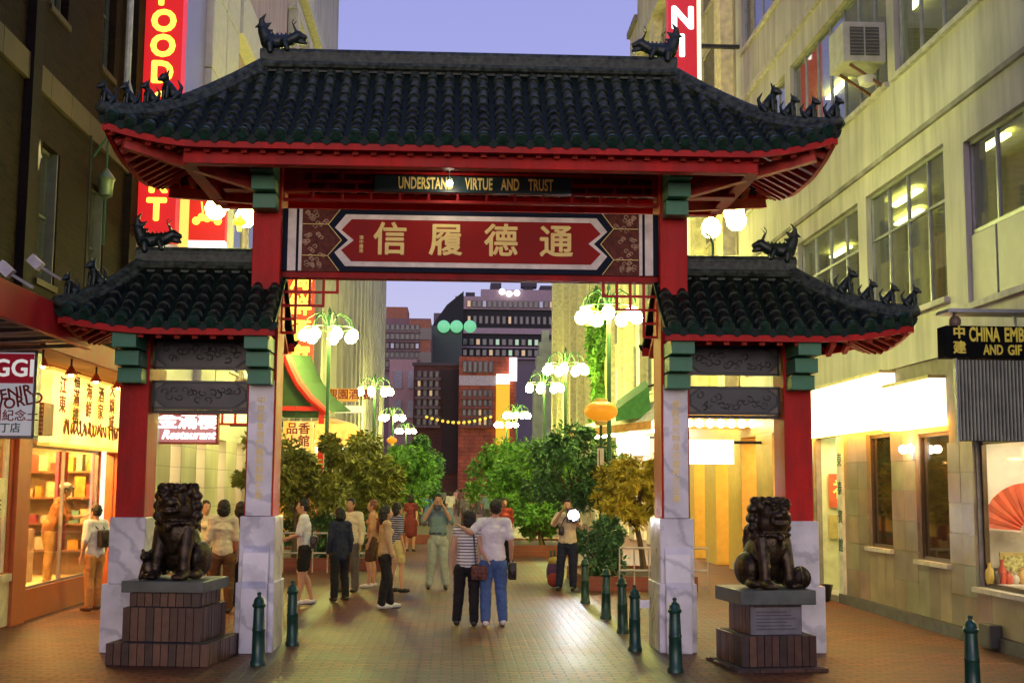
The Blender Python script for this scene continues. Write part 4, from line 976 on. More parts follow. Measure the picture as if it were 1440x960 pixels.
# doorway
door = thing('shop_door', 'open shop doorway with pale green walls and posters beside the stone wall', 'doorway', (XR+.5, 21.5, 0))
room_x(XR+.13, 1, 20.83, 22.32, .1, 2.80, 2.0, M('door_interior', (.62, .66, .42), .7, var=.2, vs=4), door, 'passage')
MB().box(XR+.4, XR+.9, 21.2, 22.0, 2.72, 2.75).build('ceiling_light', E('door_tube', (.95, 1, .7), 14), door)
MB().box(XR-.05, XR+.35, 20.86, 22.29, .006, .11).build('step', M('step_stone', (.4, .4, .36), .6), door)
ps = MB().box(XR+.45, XR+.47, 22.0, 22.28, 1.6, 2.2)
ps = MB().box(XR+.25, XR+.75, 22.27, 22.285, 1.55, 2.15).build('poster', M('poster_red', (.55, .10, .04), .6), door); text('福', .36, (XR+.5, 22.268, 1.85), gold, ps, 'cam', .002, .02)
MB().box(XR+.25, XR+.7, 22.275, 22.29, 1.0, 1.42).build('notice', M('notice_ochre', (.5, .42, .14), .6), door)
cpier = MB().box(XR-.05, XR-.002+.02, 20.55, 20.82, .16, 2.74).build('sign_pier', M('pier_pale', (.66, .66, .56), .5), gs)
for k, ch in enumerate('東泰賓館'): text(ch, .24, (XR-.053, 20.68, 2.35-.47*k), M('pier_green_letter', (.02, .09, .04), .5), cpier, 'right', .002, .02, name='character')
crate = MB().box(0, .5, 0, .4, 0, .22); pt = thing('plant_tub', 'small dark tub beside the step of the shop doorway', 'tub', (XR-.28, 21.0, 0))
MB().lathe([(.10, 0), (.12, .02), (.17, .26), (.18, .28), (.15, .275), (.12, .1)], 14, (XR-.25, 21.1, 0.0)).build('tub', M('tub_black', (.02, .02, .02), .4), pt, True)
jb = thing('junction_box', 'small dark metal box at the foot of the stone wall', 'utility box', (XR-.1, 14.85, 0))
MB().box(XR-.16, XR-.014, 14.7, 15.02, .03, .30).build('case', M('box_dark', (.05, .05, .045), .5), jb, bevel=.01); MB().box(XR-.165, XR-.158, 14.74, 14.98, .06, .27).build('lid', M('box_lid', (.07, .07, .06), .5), jb)
# ------------------------------------------------------------------ buildings farther up the street
def face_windows(b, X, s, y0, y1, z0, z1, ny, nz, wfrac, hfrac, fm, gls, lit=(), name='window'):
    dy = (y1-y0)/ny; dz = (z1-z0)/nz
    for i in range(ny):
        for j in range(nz):
            a = y0+dy*(i+.5-wfrac/2); b_ = a+dy*wfrac; c = z0+dz*(j+.5-hfrac/2); d = c+dz*hfrac
            xa, xb = sorted((X-s*.06, X+s*.05)); f = MB(); t = .07
            f.box(xa, xb, a-t, b_+t, c-t, c).box(xa, xb, a-t, b_+t, d, d+t).box(xa, xb, a-t, a, c, d).box(xa, xb, b_, b_+t, c, d)
            w = f.build(name, fm, b); xq = sorted((X-s*.02, X+s*.04))
            MB().box(xq[0], xq[1], a, b_, c, d).build('pane', gls if (i, j) not in lit else lit_pane, w)
lit_pane = E('lit_pane', (1, .8, .35), 1.2)
dkp = M('dark_pane', (.03, .035, .05), .08, var=.2)
cornm = M('cornice_pale', (.5, .48, .42), .75)
def block(name, label, X, s, y0, y1, h, mat, depth=6, cat='building'):
    b = thing(name, label, cat, (X+s*depth/2, (y0+y1)/2, 0))
    xa, xb = sorted((X, X+s*depth)); MB().box(xa, xb, y0, y1, 3.7, h).build('wall', mat, b); return b
# left row
pale = M('pale_wall_mauve', (.40, .36, .42), .8, var=.1, vs=.5); pink = M('pink_wall', (.46, .36, .36), .8, var=.12, vs=.6); creamw = M('cream_wall', (.52, .50, .42), .8, var=.14, vs=.5)
streaks(pink, .2); streaks(creamw, .3)
whitew = M('white_pier_wall', (.58, .57, .52), .7, var=.1)
b1 = block('mauve_building', 'mauve and white panelled building behind the tall food sign', XL, -1, 22.6, 41.5, 20.5, pink)
MB().box(XL-.02, XL+.15, 22.62, 27.6, 3.7, 20.4).build('mauve_panel', M('mauve_glass', (.22, .22, .40), .3, var=.15, vs=.7), b1)
for k in range(5): MB().bar((XL+.16, 22.7, 5+3*k), (XL+.16, 27.5, 7.6+3*k), .03, .03).build('panel_joint', M('joint_dark', (.08, .08, .14), .6), b1)
for (a, b_) in ((27.7, 29.3), (29.4, 31.0)):
    for k in range(9): MB().box(XL-.02, XL+.3, a, b_, 3.72+1.9*k, 5.58+1.9*k).build('white_panel', whitew, b1, bevel=.02)
MB().box(XL-.02, XL+.35, 31.2, 41.4, 13.4, 14.6).build('balcony_band', whitew, b1)
face_windows(b1, XL, -1, 32, 41, 4.2, 12.8, 4, 3, .6, .55, cornm, dkp, {(1, 0), (2, 0)})
MB().box(XL-.5, XL+.3, 22.6, 41.5, 20.5, 20.9).build('cornice', cornm, b1)
b2 = block('cream_building', 'tall cream building with heavy cornice behind the mauve building', XL, -1, 41.7, 59, 27, creamw)
for k, (o, z) in enumerate(((.3, 18.2), (.5, 19.0), (.35, 25.5), (.6, 26.6))): MB().box(XL-.3, XL+o, 41.6, 59.1, z, z+.45).build('cornice', cornm, b2)
face_windows(b2, XL, -1, 42.5, 58.5, 4.6, 17.8, 5, 4, .5, .6, cornm, dkp, {(0, 0), (3, 1)})
for k in range(6): MB().box(XL-.05, XL+.35, 42+3.3*k-.3, 42+3.3*k+.3, 3.7, 18.2).build('pilaster', creamw, b2)
b3 = block('ribbed_building', 'pale ribbed building of tall pilasters closing the left side of the street', XL, -1, 59.2, 97, 19.5, M('green_grey_wall', (.40, .42, .36), .8, var=.1))
for k in range(14): MB().box(XL-.05, XL+.45, 60+2.75*k, 60.9+2.75*k, 3.7, 19).build('pilaster', creamw, b3)
face_windows(b3, XL, -1, 60.9, 96.6, 5, 18.5, 13, 4, .42, .6, cornm, dkp, {(2, 0), (7, 1), (5, 0)})
# right row
ywl = M('cream_wall_lamplit', (.62, .58, .36), .8, var=.12, vs=.5)  # yellow light of the street lamps is put into this wall colour
streaks(ywl, .3)
c1 = block('stepped_parapet_building', 'cream building with stepped parapet rising behind the red vertical sign', XR, 1, 28.2, 45.5, 17.2, ywl)
for k, (a, b_, h) in enumerate(((28.2, 31.0, 18.6), (31.0, 37, 17.9), (37, 41, 18.8), (41.0, 43.6, 19.8), (43.6, 45.5, 18.8))):
    MB().box(XR+.002, XR+.6, a, b_, 17.2, h).build('parapet_step', ywl, c1); MB().box(XR-.12, XR+.7, a-.05, b_+.05, h, h+.22).build('coping', M('coping_grey', (.20, .19, .17), .8), c1)
for k in range(6): MB().box(XR-.30, XR+.05, 28.3+3.3*k, 29.0+3.3*k, 3.7, 17.0).build('pilaster', M('pilaster_cream_lamplit', (.72, .68, .42), .75), c1)  # pilasters carry the lamps' yellow light in their colour
face_windows(c1, XR, 1, 29.1, 45.3, 4.4, 16.8, 5, 4, .55, .6, cornm, dkp, {(0, 0), (2, 0), (1, 1)})
MB().box(XR-.35, XR+.1, 28.2, 45.5, 16.9, 17.2).build('cornice', cornm, c1)
c2 = block('vine_building', 'yellow lit building with pilasters and hanging vines behind the orange lantern', XR, 1, 45.7, 79, 16, M('yellow_wall_lamplit', (.66, .64, .34), .8, var=.14, vs=.6))  # wall colour has the yellow lamplight painted in
for k in range(9): MB().box(XR-.35, XR+.05, 46+4*k, 46.9+4*k, 3.7, 15.4).build('pilaster', M('pilaster_cream_lamplit', (.56, .54, .42)), c2)
face_windows(c2, XR, 1, 47, 78, 4.4, 15, 8, 4, .42, .6, cornm, dkp, {(0, 0), (1, 1), (3, 0), (5, 1)})
MB().box(XR-.5, XR+.1, 45.7, 79, 15.4, 15.9).build('cornice', cornm, c2)
# shop fronts at street level beyond the gate
def shopfront(label, X, s, y0, y1, n, colm, inner, lamp, gap=.34, head=3.0):
    t = thing('shop_front', label, 'shop', (X, (y0+y1)/2, 0)); dy = (y1-y0)/n
    for i in range(n+1):
        y = y0+dy*i; xa, xb = sorted((X-s*.02, X+s*.35)); w = dy*gap/2
        MB().box(xa, xb, max(y0, y-w), min(y1, y+w), 0, head).build('column', colm, t, bevel=.01)
    xa, xb = sorted((X, X+s*.3)); MB().box(xa, xb, y0, y1, head+.004, 3.69).build('header', colm, t)
    room_x(X+s*.3, s, y0, y1, .02, head, 3.0, inner, t)
    for i in range(n):
        y = y0+dy*(i+.5); xa, xb = sorted((X+s*.7, X+s*1.1)); MB().box(xa, xb, y-dy*.25, y+dy*.25, head-.06, head-.03).build('ceiling_light', lamp, t)
        xa, xb = sorted((X+s*1.7, X+s*2.3)); MB().box(xa, xb, y-dy*.22, y+dy*.2, .025, .9+.3*(i % 2)).build('counter', M('counter_%d' % (i % 3), ((.3, .16, .07), (.55, .45, .3), (.4, .08, .05))[i % 3], .5), t)
        xa, xb = sorted((X+s*2.8, X+s*2.9)); MB().box(xa, xb, y-dy*.3, y+dy*.3, 1.2, 2.4).build('picture_panel', M('panel_pic_%d' % (i % 3), ((.6, .12, .05), (.6, .5, .2), (.2, .3, .2))[i % 3], .6, var=.5, vs=5), t)
    return t
cti = brickmat('cream_column_tile', (.60, .58, .44), (.56, .52, .38), (.36, .34, .26), .6, .45, 'yz', .012, .35, .3, 0.0, .15)
oco = M('orange_column', (.62, .40, .10), .45, var=.12)
warm = E('shop_tube_warm', (1, .80, .42), 40); amber = E('shop_tube_amber', (1, .62, .18), 40)
s1 = shopfront('cream tiled restaurant front with tall columns behind the cub lion', XL, -1, 22.8, 36, 5, cti, M('rest_inner', (.62, .48, .26), .7, var=.2, vs=2), warm, .62)
s2 = shopfront('amber lit eatery front on the left side behind the leafy tree', XL, -1, 36.2, 58, 5, M('amber_column', (.6, .36, .10), .5), M('eat_inner', (.6, .35, .10), .7), amber, .3)
s3 = shopfront('dim far shop front below the ribbed building', XL, -1, 58.2, 96, 6, M('grey_col', (.4, .38, .3), .6), M('far_inner', (.4, .3, .15), .7), E('far_tube', (1, .75, .4), 15), .3)
s4 = shopfront('yellow columned shop front beyond the gate on the gift shop side', XR, 1, 23.1, 37, 5, oco, M('gold_inner', (.68, .48, .18), .7, var=.2, vs=2), amber, .5)
s5 = shopfront('white awninged cafe front under the green canopy', XR, 1, 37.2, 58, 5, M('pale_col', (.6, .55, .4), .5), M('cafe_inner2', (.65, .55, .35), .7), warm, .3)
s6 = shopfront('dim far shop front below the vine hung building', XR, 1, 58.2, 79, 4, _M['grey_col'], _M['far_inner'], _M['far_tube'], .3)
# illuminated signs -------------------------------------------------------------------
rglow = E('red_sign_glow', (.75, .012, .015), .75); yglow = E('yellow_letter_glow', (1, .62, .06), 2.4); ygl2 = E('yellow_edge_glow', (1, .55, .10), 1.5); wglow = E('white_letter_glow', (1, .97, .92), 2.6)
YS = 22.45
fs = thing('food_court_sign', 'tall glowing red vertical sign with yellow letters FOOD COURT', 'sign', (-5.3, YS, 6.2))
x0, x1 = at(199, 150, YS).x, at(256, 60, YS).x; zb_ = at(215, 338, YS).z
MB().box(x0, x1, YS, YS+.35, zb_, 11.9).build('box', rglow, fs); MB().box(x0-.12, x0-.004, YS+.02, YS+.33, zb_, 11.9).build('glowing_edge', ygl2, fs)
for ch, y in zip('FOODCOURT', (-6, 31, 66, 103, 146, 183, 220, 257, 296)):
    text(ch, .56, ((x0+x1)/2, YS-.006, at(225, y, YS).z), yglow, fs, bold=.045, ext=.01, name='letter', sx=1.0)
for z in (7.2, 9.4, 11.4): MB().box(XL, x0-.1, YS+.1, YS+.2, z, z+.08).build('bracket', M('dark_metal', (.03, .03, .03)), fs)
f2 = thing('small_red_sign', 'small square glowing red sign with a yellow flower mark', 'sign', (-5.2, 25.5, 6.5)); Y2 = 25.5
a, b_ = at(266, 300, Y2).x, at(317, 300, Y2).x; c, d = at(290, 338, Y2).z, at(290, 268, Y2).z
MB().box(a, b_, Y2, Y2+.25, c, d).build('box', E('red_sign_glow2', (.8, .03, .015), .8), f2); fl = MB()
for k in range(5): fl.ball(((a+b_)/2+(-.22+.11*k), Y2-.01, (c+d)/2-.12+.05*(k % 2)+.03*(2-abs(k-2))), .085, 10, 6)
for k in range(3): fl.bar(((a+b_)/2-.08+.08*k, Y2-.01, (c+d)/2), ((a+b_)/2-.12+.12*k, Y2-.01, (c+d)/2+.28), .03, .03)
fl.build('flower_mark', yglow, f2, True); MB().box(a, b_, Y2+.02, Y2+.23, c-.14, c-.004).build('white_strip', wglow, f2); MB().box(a-.32, a-.01, Y2+.03, Y2+.25, c-.1, d+.2).build('yellow_strip', ygl2, f2)
MB().bar((XL, Y2+.1, d-.1), (a, Y2+.1, d-.1), .06, .06).build('bracket', _M['dark_metal'], f2)
nsg = thing('red_vertical_sign', 'tall red vertical sign with white letters above the main roof corner', 'sign', (5.6, 27, 9)); YN = 27.5
a, b_ = at(940, 40, YN).x, at(980, 40, YN).x
MB().box(a, b_, YN, YN+.3, 8.4, 14.6).build('box', E('red_sign_glow3', (.55, .008, .02), .8), nsg); MB().box(b_+.004, b_+.10, YN+.02, YN+.28, 8.4, 14.6).build('glowing_edge', E('pale_edge_glow', (1, .9, .6), 1.2), nsg)
text('N', .72, ((a+b_)/2, YN-.006, at(963, 27, YN).z), wglow, nsg, bold=.04, ext=.01, name='letter'); text('I', .72, ((a+b_)/2-.02, YN-.006, at(963, 66, YN).z), wglow, nsg, bold=.04, ext=.01, name='letter')
for z in (9, 12, 14): MB().box(b_+.1, XR+.1, YN+.1, YN+.2, z, z+.08).build('bracket', _M['dark_metal'], nsg)
# red neon column sign seen through the arch
nn = thing('neon_column_sign', 'vertical red neon sign with dense yellow characters inside the arch beside the pillar', 'sign', (-4.7, 37, 5)); YV = 37
a, b_ = at(402, 450, YV).x, at(441, 450, YV).x; c, d = at(420, 522, YV).z, at(420, 372, YV).z
MB().box(a, b_, YV, YV+.3, c, d).build('box', E('red_sign_glow4', (.55, .05, .01), .6), nn)
for k, ch in enumerate('海鮮酒家'): text(ch, .66, ((a+b_)/2, YV-.01, d-.5-k*.76), yglow, nn, bold=.03, ext=.01, name='character', sx=1.05)
MB().box(XL, a, YV+.1, YV+.2, d-.6, d-.5).build('bracket', _M['dark_metal'], nn)
# restaurant sign in the left bay
rsn = thing('restaurant_sign', 'glowing white lettered restaurant sign with red border seen in the left bay', 'sign', (-5, 25, 2.9)); YR = 25.2
a, b_ = at(222, 600, YR).x, at(305, 600, YR).x; c, d = at(260, 622, YR).z, at(260, 583, YR).z
MB().box(a, b_, YR, YR+.15, c, d).build('box', E('mauve_sign_glow', (.50, .20, .22), .7), rsn)
fb_ = MB()
for q in ((a-.03, b_+.03, c-.03, c+.01), (a-.03, b_+.03, d-.01, d+.03), (b_-.01, b_+.03, c, d), (a-.03, a+.01, c, d)): fb_.box(q[0], q[1], YR-.03, YR+.16, q[2], q[3])
fb_.build('frame', M('sign_frame_red', (.35, .05, .03), .5), rsn)
text('金滿樓', .34, ((a+b_)/2, YR-.01, d-.14), wglow, rsn, bold=.03, sx=1.15); text('Restaurant', .24, ((a+b_)/2+.02, YR-.01, c+.15), wglow, rsn, bold=.03, ital=.3)
MB().bar((XL, YR+.07, d+.02), (a, YR+.07, d+.02), .05, .05).build('bracket', _M['dark_metal'], rsn)
# lantern string and red valance over the restaurant
vl = thing('red_valance', 'red scalloped valance with glowing square lamps above the restaurant columns', 'valance', (-5, 28, 3)); YQ = 28.5
a, b_ = at(222, 590, YQ).x, at(349, 590, YQ).x
MB().box(a, b_, YQ, YQ+.05, at(280, 597, YQ).z, at(280, 577, YQ).z).build('cloth', M('valance_red', (.5, .04, .02), .7), vl)
for k in range(7):
    x = a+(b_-a)*(k+.5)/7; MB().box(x-.11, x+.11, YQ-.04, YQ-.004, at(280, 594, YQ).z, at(280, 580, YQ).z).build('lamp_panel', E('valance_lamp', (1, .75, .3), 2.2), vl)
MB().bar((XL, YQ+.02, at(280, 578, YQ).z), (b_, YQ+.02, at(280, 578, YQ).z), .05, .05).build('rail', _M['dark_metal'], vl)
# yellow pavilion sign and curved red eave on the left behind the arch
pv = thing('pavilion_roof', 'small pavilion roof with curved red edge and green slope behind the left inner pillar', 'roof', (-4.5, 34, 4)); Yp = 33.5
cur = [at(px, py, Yp) for (px, py) in ((402, 500), (410, 520), (420, 540), (436, 560), (462, 582))]
MB().tube([p for p in cur], [.13, .13, .12, .11, .09], 8).build('red_edge', red2, pv, True)
gs_ = MB()
for i in range(4): gs_.quad(cur[i]+Vector((.05, .1, .05)), cur[i+1]+Vector((.05, .1, .05)), cur[i+1]+Vector((.5, 1.4, .15)), cur[i]+Vector((.5, 1.4, .15))); gs_.quad(cur[i]+Vector((-.05, .05, -.1)), cur[i]+Vector((-1.2, .1, -.1)), cur[i+1]+Vector((-1.2, .1, -.1)), cur[i+1]+Vector((-.05, .05, -.1)))
gs_.build('green_slope', M('pavilion_green', (.025, .06, .025), .8), pv)
MB().box(-5.88, cur[4].x-.2, Yp+.02, Yp+.16, 3.85, 3.97).build('tie_beam', red2, pv); MB().box(cur[4].x-.26, cur[4].x-.12, Yp, Yp+.14, 0, 3.9).build('post', red2, pv)
def lightsign(label, px0, px1, py0, py1, Y, mat, letters, lm, size, side, bold=.02, cat='sign'):
    t = thing('lit_sign', label, cat, at((px0+px1)/2, py1, Y)); a = at(px0, (py0+py1)/2, Y); b = at(px1, (py0+py1)/2, Y); zt = at((px0+px1)/2, py0, Y).z; zb = at((px0+px1)/2, py1, Y).z
    MB().box(a.x, b.x, Y, Y+.2, zb, zt).build('box', mat, t)
    if letters: text(letters, size, ((a.x+b.x)/2, Y-.01, (zb+zt)/2), lm, t, bold=bold)
    xw = XL if side < 0 else XR; xe = a.x if side < 0 else b.x
    MB().bar((xw, Y+.1, zt-.05), (xe, Y+.1, zt-.05), .06, .06).build('bracket', _M['dark_metal'], t); return t
amb = E('amber_sign_glow', (1, .50, .06), 1.1, (1, .68, .2), 2); brn2 = M('sign_red_ink', (.4, .05, .02), .6)
lightsign('amber lit sign board with dark red characters above the leafy tree', 398, 440, 592, 632, 31, amb, '品香\n小館', brn2, .3, -1)
lightsign('low wide amber lit sign glowing beside the round lit canopy', 443, 488, 596, 628, 33, E('amber_sign_glow2', (1, .62, .12), 1.3, (1, .3, .05), 4), None, brn2, .3, -1)
lightsign('ochre sign strip with fine red fretting below the first lamp cluster', 461, 504, 546, 564, 48, E('ochre_glow', (.8, .40, .06), .7), '大觀園酒樓', brn2, .42, -1)
lightsign('cream lit sign strip under the ochre sign', 470, 512, 570, 580, 46, E('cream_glow', (.9, .85, .5), .9), None, brn2, .2, -1)
lightsign('glowing white sign box in the right bay beyond the gate', 968, 1032, 618, 652, 26.0, E('white_box_glow', (1, .97, .92), 2.2), None, brn2, .2, 1)
lightsign('small red poster sign in the lit bay beside the outer pillar', 1070, 1092, 605, 640, 28.5, E('orange_box_glow', (1, .55, .12), 1.0), '藥', brn2, .4, 1)
lightsign('glowing white sign panel under the green canopy', 868, 913, 612, 640, 36, E('white_box_glow2', (1, .95, .85), 1.9), None, brn2, .2, 1)
# round canopy of light on the left
rc = thing('round_lit_canopy', 'round orange lit canopy with pale skirt above the leafy tree', 'canopy', at(470, 620, 35)); p = at(464, 606, 35)
MB().lathe([(.95, -.25), (1.0, -.1), (.7, .2), (.2, .34), (.02, .36)], 18, p).build('shade', E('orange_canopy_glow', (1, .45, .05), .9, (1, .65, .15), 5), rc, True); MB().lathe([(.4, -.6), (.42, -.26), (.3, -.25)], 14, p).build('lamp', E('canopy_lamp', (1, .85, .55), 3), rc, True)
MB().tube([p+Vector((0, 0, -.6)), Vector((p.x, p.y, 0))], .05, 8).build('post', M('dark_metal', (.03, .03, .03)), rc)
# bulbs of the right bay canopy
bc = thing('bulb_canopy', 'orange canopy edged with bright round bulbs seen in the right bay', 'canopy', at(1020, 600, 27)); Yb_ = 27
a, b_ = at(960, 596, Yb_), at(1092, 596, Yb_)
MB().box(a.x, XR+.1, Yb_, Yb_+1.2, a.z-.05, a.z+.25).build('canopy', E('canopy_amber_glow', (1, .50, .08), .8), bc)
for k in range(8): MB().ball((a.x+.12+k*.235, Yb_-.06, a.z+.02), .095, 12, 8).build('bulb', E('bulb_glow', (1, .88, .6), 20), bc, True)
# green canopy and white awning on the right
gc = thing('green_canopy', 'green sloping canvas canopy above the white cafe awning', 'canopy', at(890, 580, 36)); Yc_ = 36
q = [at(868, 575, Yc_), at(912, 543, Yc_), at(916, 585, Yc_), at(866, 592, Yc_)]
gq = MB(); gq.prism([(0, 0), (1, 0), (1, 1), (0, 1)], lambda u, v: q[int(0 if (u, v) == (0, 0) else 1 if (u, v) == (1, 0) else 2 if (u, v) == (1, 1) else 3)], lambda u, v: q[int(0 if (u, v) == (0, 0) else 1 if (u, v) == (1, 0) else 2 if (u, v) == (1, 1) else 3)]+Vector((.3, 2.5, .4)))
gq.build('canvas', M('canvas_green', (.06, .22, .07), .8), gc); MB().bar(q[1], (XR, Yc_+1, q[1].z+.3), .06, .06).build('arm', _M['dark_metal'], gc)
wa = thing('white_awning', 'bright white cafe awning with orange edge under the green canopy', 'awning', at(860, 610, 36)); 
A0, A1 = at(800, 606, 44), at(914, 592, 34.5)
wm = MB(); wm.quad(A0, A1, (XR, A1.y, A1.z+.9), (XR, A0.y, A0.z+.9)); wm.quad(A0-Vector((0, 0, .04)), (XR, A0.y, A0.z+.86), (XR, A1.y, A1.z+.86), A1-Vector((0, 0, .04))); wm.build('sheet', M('awning_white', (.75, .7, .6), .8), wa)
MB().bar(A0-Vector((0, 0, .1)), A1-Vector((0, 0, .1)), .06, .22).build('valance', M('awning_orange', (.6, .28, .08), .7), wa)
for k in range(4): p = A0.lerp(A1, (k+.3)/4)-Vector((-.8, 0, .2)); MB().box(p.x-.3, p.x+.3, p.y-.8, p.y+.8, p.z-.03, p.z).build('tube_light', E('awning_tube', (1, .9, .7), 25), wa)
# ------------------------------------------------------------------ far end of the street
def fbox(name, label, px0, px1, pyt, Y, dep, mat, zb=0):
    a, b = at(px0, pyt, Y), at(px1, pyt, Y); t = thing(name, label, 'building', ((a.x+b.x)/2, Y+dep/2, 0)); MB().box(a.x, b.x, Y, Y+dep, zb, a.z).build('wall', mat, t); return t, a.x, b.x, a.z
fb1 = brickmat('far_brown_brick', (.20, .09, .08), (.16, .07, .065), (.14, .09, .08), .9, .35, 'xz', .03, .8, .2)
t, x0, x1, zt = fbox('far_brown_building', 'far purple brown block with flat roof at the street end', 538, 606, 447, 150, 18, M('far_purple', (.22, .13, .14), .8, var=.2, vs=.2))
for k in range(4): MB().box(x0-.1, x1+.1, 149.7, 150, zt-2.6-2.9*k, zt-1.2-2.9*k).build('window_band', M('far_band', (.07, .05, .06), .3), t)
MB().box(x0+.4, x0+3.0, 150.2, 156, zt, at(545, 431, 150).z).build('lift_house', M('far_orange', (.35, .14, .08), .8), t); MB().box(x1-2.6, x1, 149.9, 150.02, zt-6, zt-.2).build('orange_bay', _M['far_orange'], t)
t, x0, x1, zt = fbox('far_pink_building', 'far small pink rendered house beside the brown block', 548, 586, 505, 128, 14, M('far_pink', (.42, .26, .26), .8, var=.15))
for k in range(2):
    for j in range(2): w = MB().box(x0+.5+1.4*k, x0+1.3+1.4*k, 127.8, 127.98, zt-3-3*j, zt-1.2-3*j).build('window', M('far_pane', (.25, .24, .3), .2), t)
t, x0, x1, zt = fbox('far_dark_brick_building', 'far dark red brick building left of the white banded one', 582, 646, 514, 118, 16, brickmat('far_dark_brick', (.16, .05, .04), (.12, .04, .035), (.1, .05, .04), .9, .35, 'xz', .03, .8, .2))
MB().box(at(622, 514, 118).x, x1, 117.7, 117.99, 3, zt-.4).build('dark_bay', M('far_dark_bay', (.05, .03, .03), .8), t); MB().box(x0-.15, x1+.1, 117.8, 118.3, zt, zt+.3).build('coping', M('far_coping', (.1, .07, .07), .8), t)  # bay coloured darker than the brick wall
t, x0, x1, zt = fbox('far_red_brick_building', 'far red brick building with white band and yellow lit bay', 646, 726, 501, 112, 16, brickmat('far_red_brick', (.60, .14, .06), (.50, .11, .05), (.25, .09, .06), .9, .35, 'xz', .03, .8, .2))
MB().box(x0, at(700, 501, 112).x, 111.85, 111.99, at(670, 542, 112).z, at(670, 528, 112).z).build('white_band', M('far_band_white', (.6, .5, .5), .7), t)
text('EMPORIUM', .55, (at(673, 535, 112).x, 111.83, at(673, 537, 112).z), M('far_ink', (.1, .06, .06), .7), t) if 0 else None
MB().box(at(698, 501, 112).x, at(717, 501, 112).x, 111.7, 111.98, 1, at(700, 541, 112).z).build('lit_bay', E('far_yellow_glow', (1, .55, .02), .75), t)
MB().box(at(698, 501, 112).x, at(717, 501, 112).x, 111.65, 111.97, at(700, 540, 112).z, at(700, 526, 112).z).build('lit_sign', E('far_white_glow', (1, .95, .8), 1.3), t)
MB().box(at(716, 501, 112).x, at(727, 501, 112).x, 111.6, 111.95, at(720, 536, 112).z, at(720, 503, 112).z).build('neon_panel', E('far_pink_glow', (1, .7, .85), 1.3), t)
t, x0, x1, zt = fbox('far_grey_building', 'far grey violet office block with antenna tower and dark decks above the brick blocks', 610, 790, 440, 175, 30, M('far_grey', (.17, .14, .17), .8, var=.2, vs=.15))
zz = lambda py: at(700, py, 175).z
for (pa, pb, ya, yb, mt) in ((640, 792, 418, 436, M('far_deck', (.36, .27, .30), .8)), (650, 792, 436, 462, M('far_void', (.02, .022, .025), .8)), (632, 792, 462, 470, _M['far_deck']), (612, 792, 470, 505, _M['far_void']), (676, 792, 408, 418, _M['far_deck'])):
    MB().box(at(pa, 440, 174.5).x, at(pb, 440, 174.5).x, 174.3 if mt.name == 'far_deck' else 174.7, 176, zz(yb), zz(ya)).build('deck' if mt.name == 'far_deck' else 'open_storey', mt, t)
tw = MB(); tw.box(at(733, 400, 178).x, at(757, 400, 178).x, 178, 180, zz(418), zz(404)).box(at(736, 400, 178).x, at(750, 400, 178).x, 178.2, 179.8, zz(404)-.01, zz(398)).box(at(733, 400, 178).x, at(755, 400, 178).x, 178, 180, zz(398)-.01, zz(388)); tw.build('plant_tower', M('far_tower', (.05, .045, .06), .7), t)
MB().tube([at(742, 389, 179), at(742, 372, 179)], .12, 6).build('antenna', M('far_tower', (.05, .045, .06)), t)
for (px, py) in ((716, 413), (727, 412), (706, 410)): MB().ball(at(px, py, 173.9), .45, 10, 6).build('flood_lamp', E('far_flood', (1, .95, .95), 2.5), t, True)
gt = thing('far_green_building', 'far dark green glazed block with three pale green lights', 'building', (-4, 165, 0))
x0, x1 = at(606, 460, 165).x, at(650, 460, 165).x; MB().box(x0, x1, 165, 174, 0, at(620, 458, 165).z).build('wall', M('far_green', (.02, .045, .045), .5), gt)
for px in (624, 642, 661): MB().ball(at(px, 459, 164.4), .85, 12, 8).build('green_light', E('far_green_light', (.18, .6, .3), .9), gt, True)
ct = thing('far_church_tower', 'far pale stepped tower lit green behind the hanging lamps', 'tower', at(768, 600, 95))
for k, (w, ya, yb) in enumerate(((34, 520, 690), (26, 500, 520), (18, 480, 500), (10, 463, 480))):
    a, b = at(768-w/2, 500, 95), at(768+w/2, 500, 95); MB().box(a.x, b.x, 95+k*.2, 97-k*.2, 0 if k == 0 else at(768, yb, 95).z-.01, at(768, ya, 95).z).build('stage', M('tower_green_grey', (.36, .40, .28), .8, var=.3, vs=1), ct)
def fwin(t, Y, px0, px1, py0, py1, nx, nz, fw, fh, seed, mats, ledge=None):
    x0, x1 = at(px0, 500, Y).x, at(px1, 500, Y).x; z1, z0 = at(660, py0, Y).z, at(660, py1, Y).z; rr = random.Random(seed); dx = (x1-x0)/nx; dz = (z1-z0)/nz
    for j in range(nz):
        for i in range(nx):
            a = x0+dx*(i+.5-fw/2); c = z0+dz*(j+.5-fh/2); w = MB().box(a-.08, a+dx*fw+.08, Y-.10, Y-.02, c-.08, c+dz*fh+.08).build('window', M('far_frame', (.14, .12, .12), .7), t)
            MB().box(a, a+dx*fw, Y-.13, Y-.101, c, c+dz*fh).build('pane', rr.choice(mats), w)
        if ledge: MB().box(x0-.1, x1+.1, Y-.25, Y-.002, z0+dz*j-.12, z0+dz*j+.1).build('ledge', ledge, t)
fd = M('far_pane_dark', (.03, .035, .05), .15); fl_ = E('far_pane_lit', (1, .7, .35), .35); fl2 = E('far_pane_cool', (.6, .62, .8), .22)
T = {o.name: o for o in bpy.data.objects if o.name.startswith('far_') and o.type == 'EMPTY'}
lg_ = M('far_ledge', (.2, .13, .13), .8)
fwin(T['far_brown_building'], 149.68, 541, 590, 455, 520, 7, 5, .55, .5, 1, [fd]*9+[fl2], lg_)
fwin(T['far_dark_brick_building'], 117.66, 586, 619, 520, 600, 4, 6, .42, .55, 2, [fd]*8+[fl_], lg_)
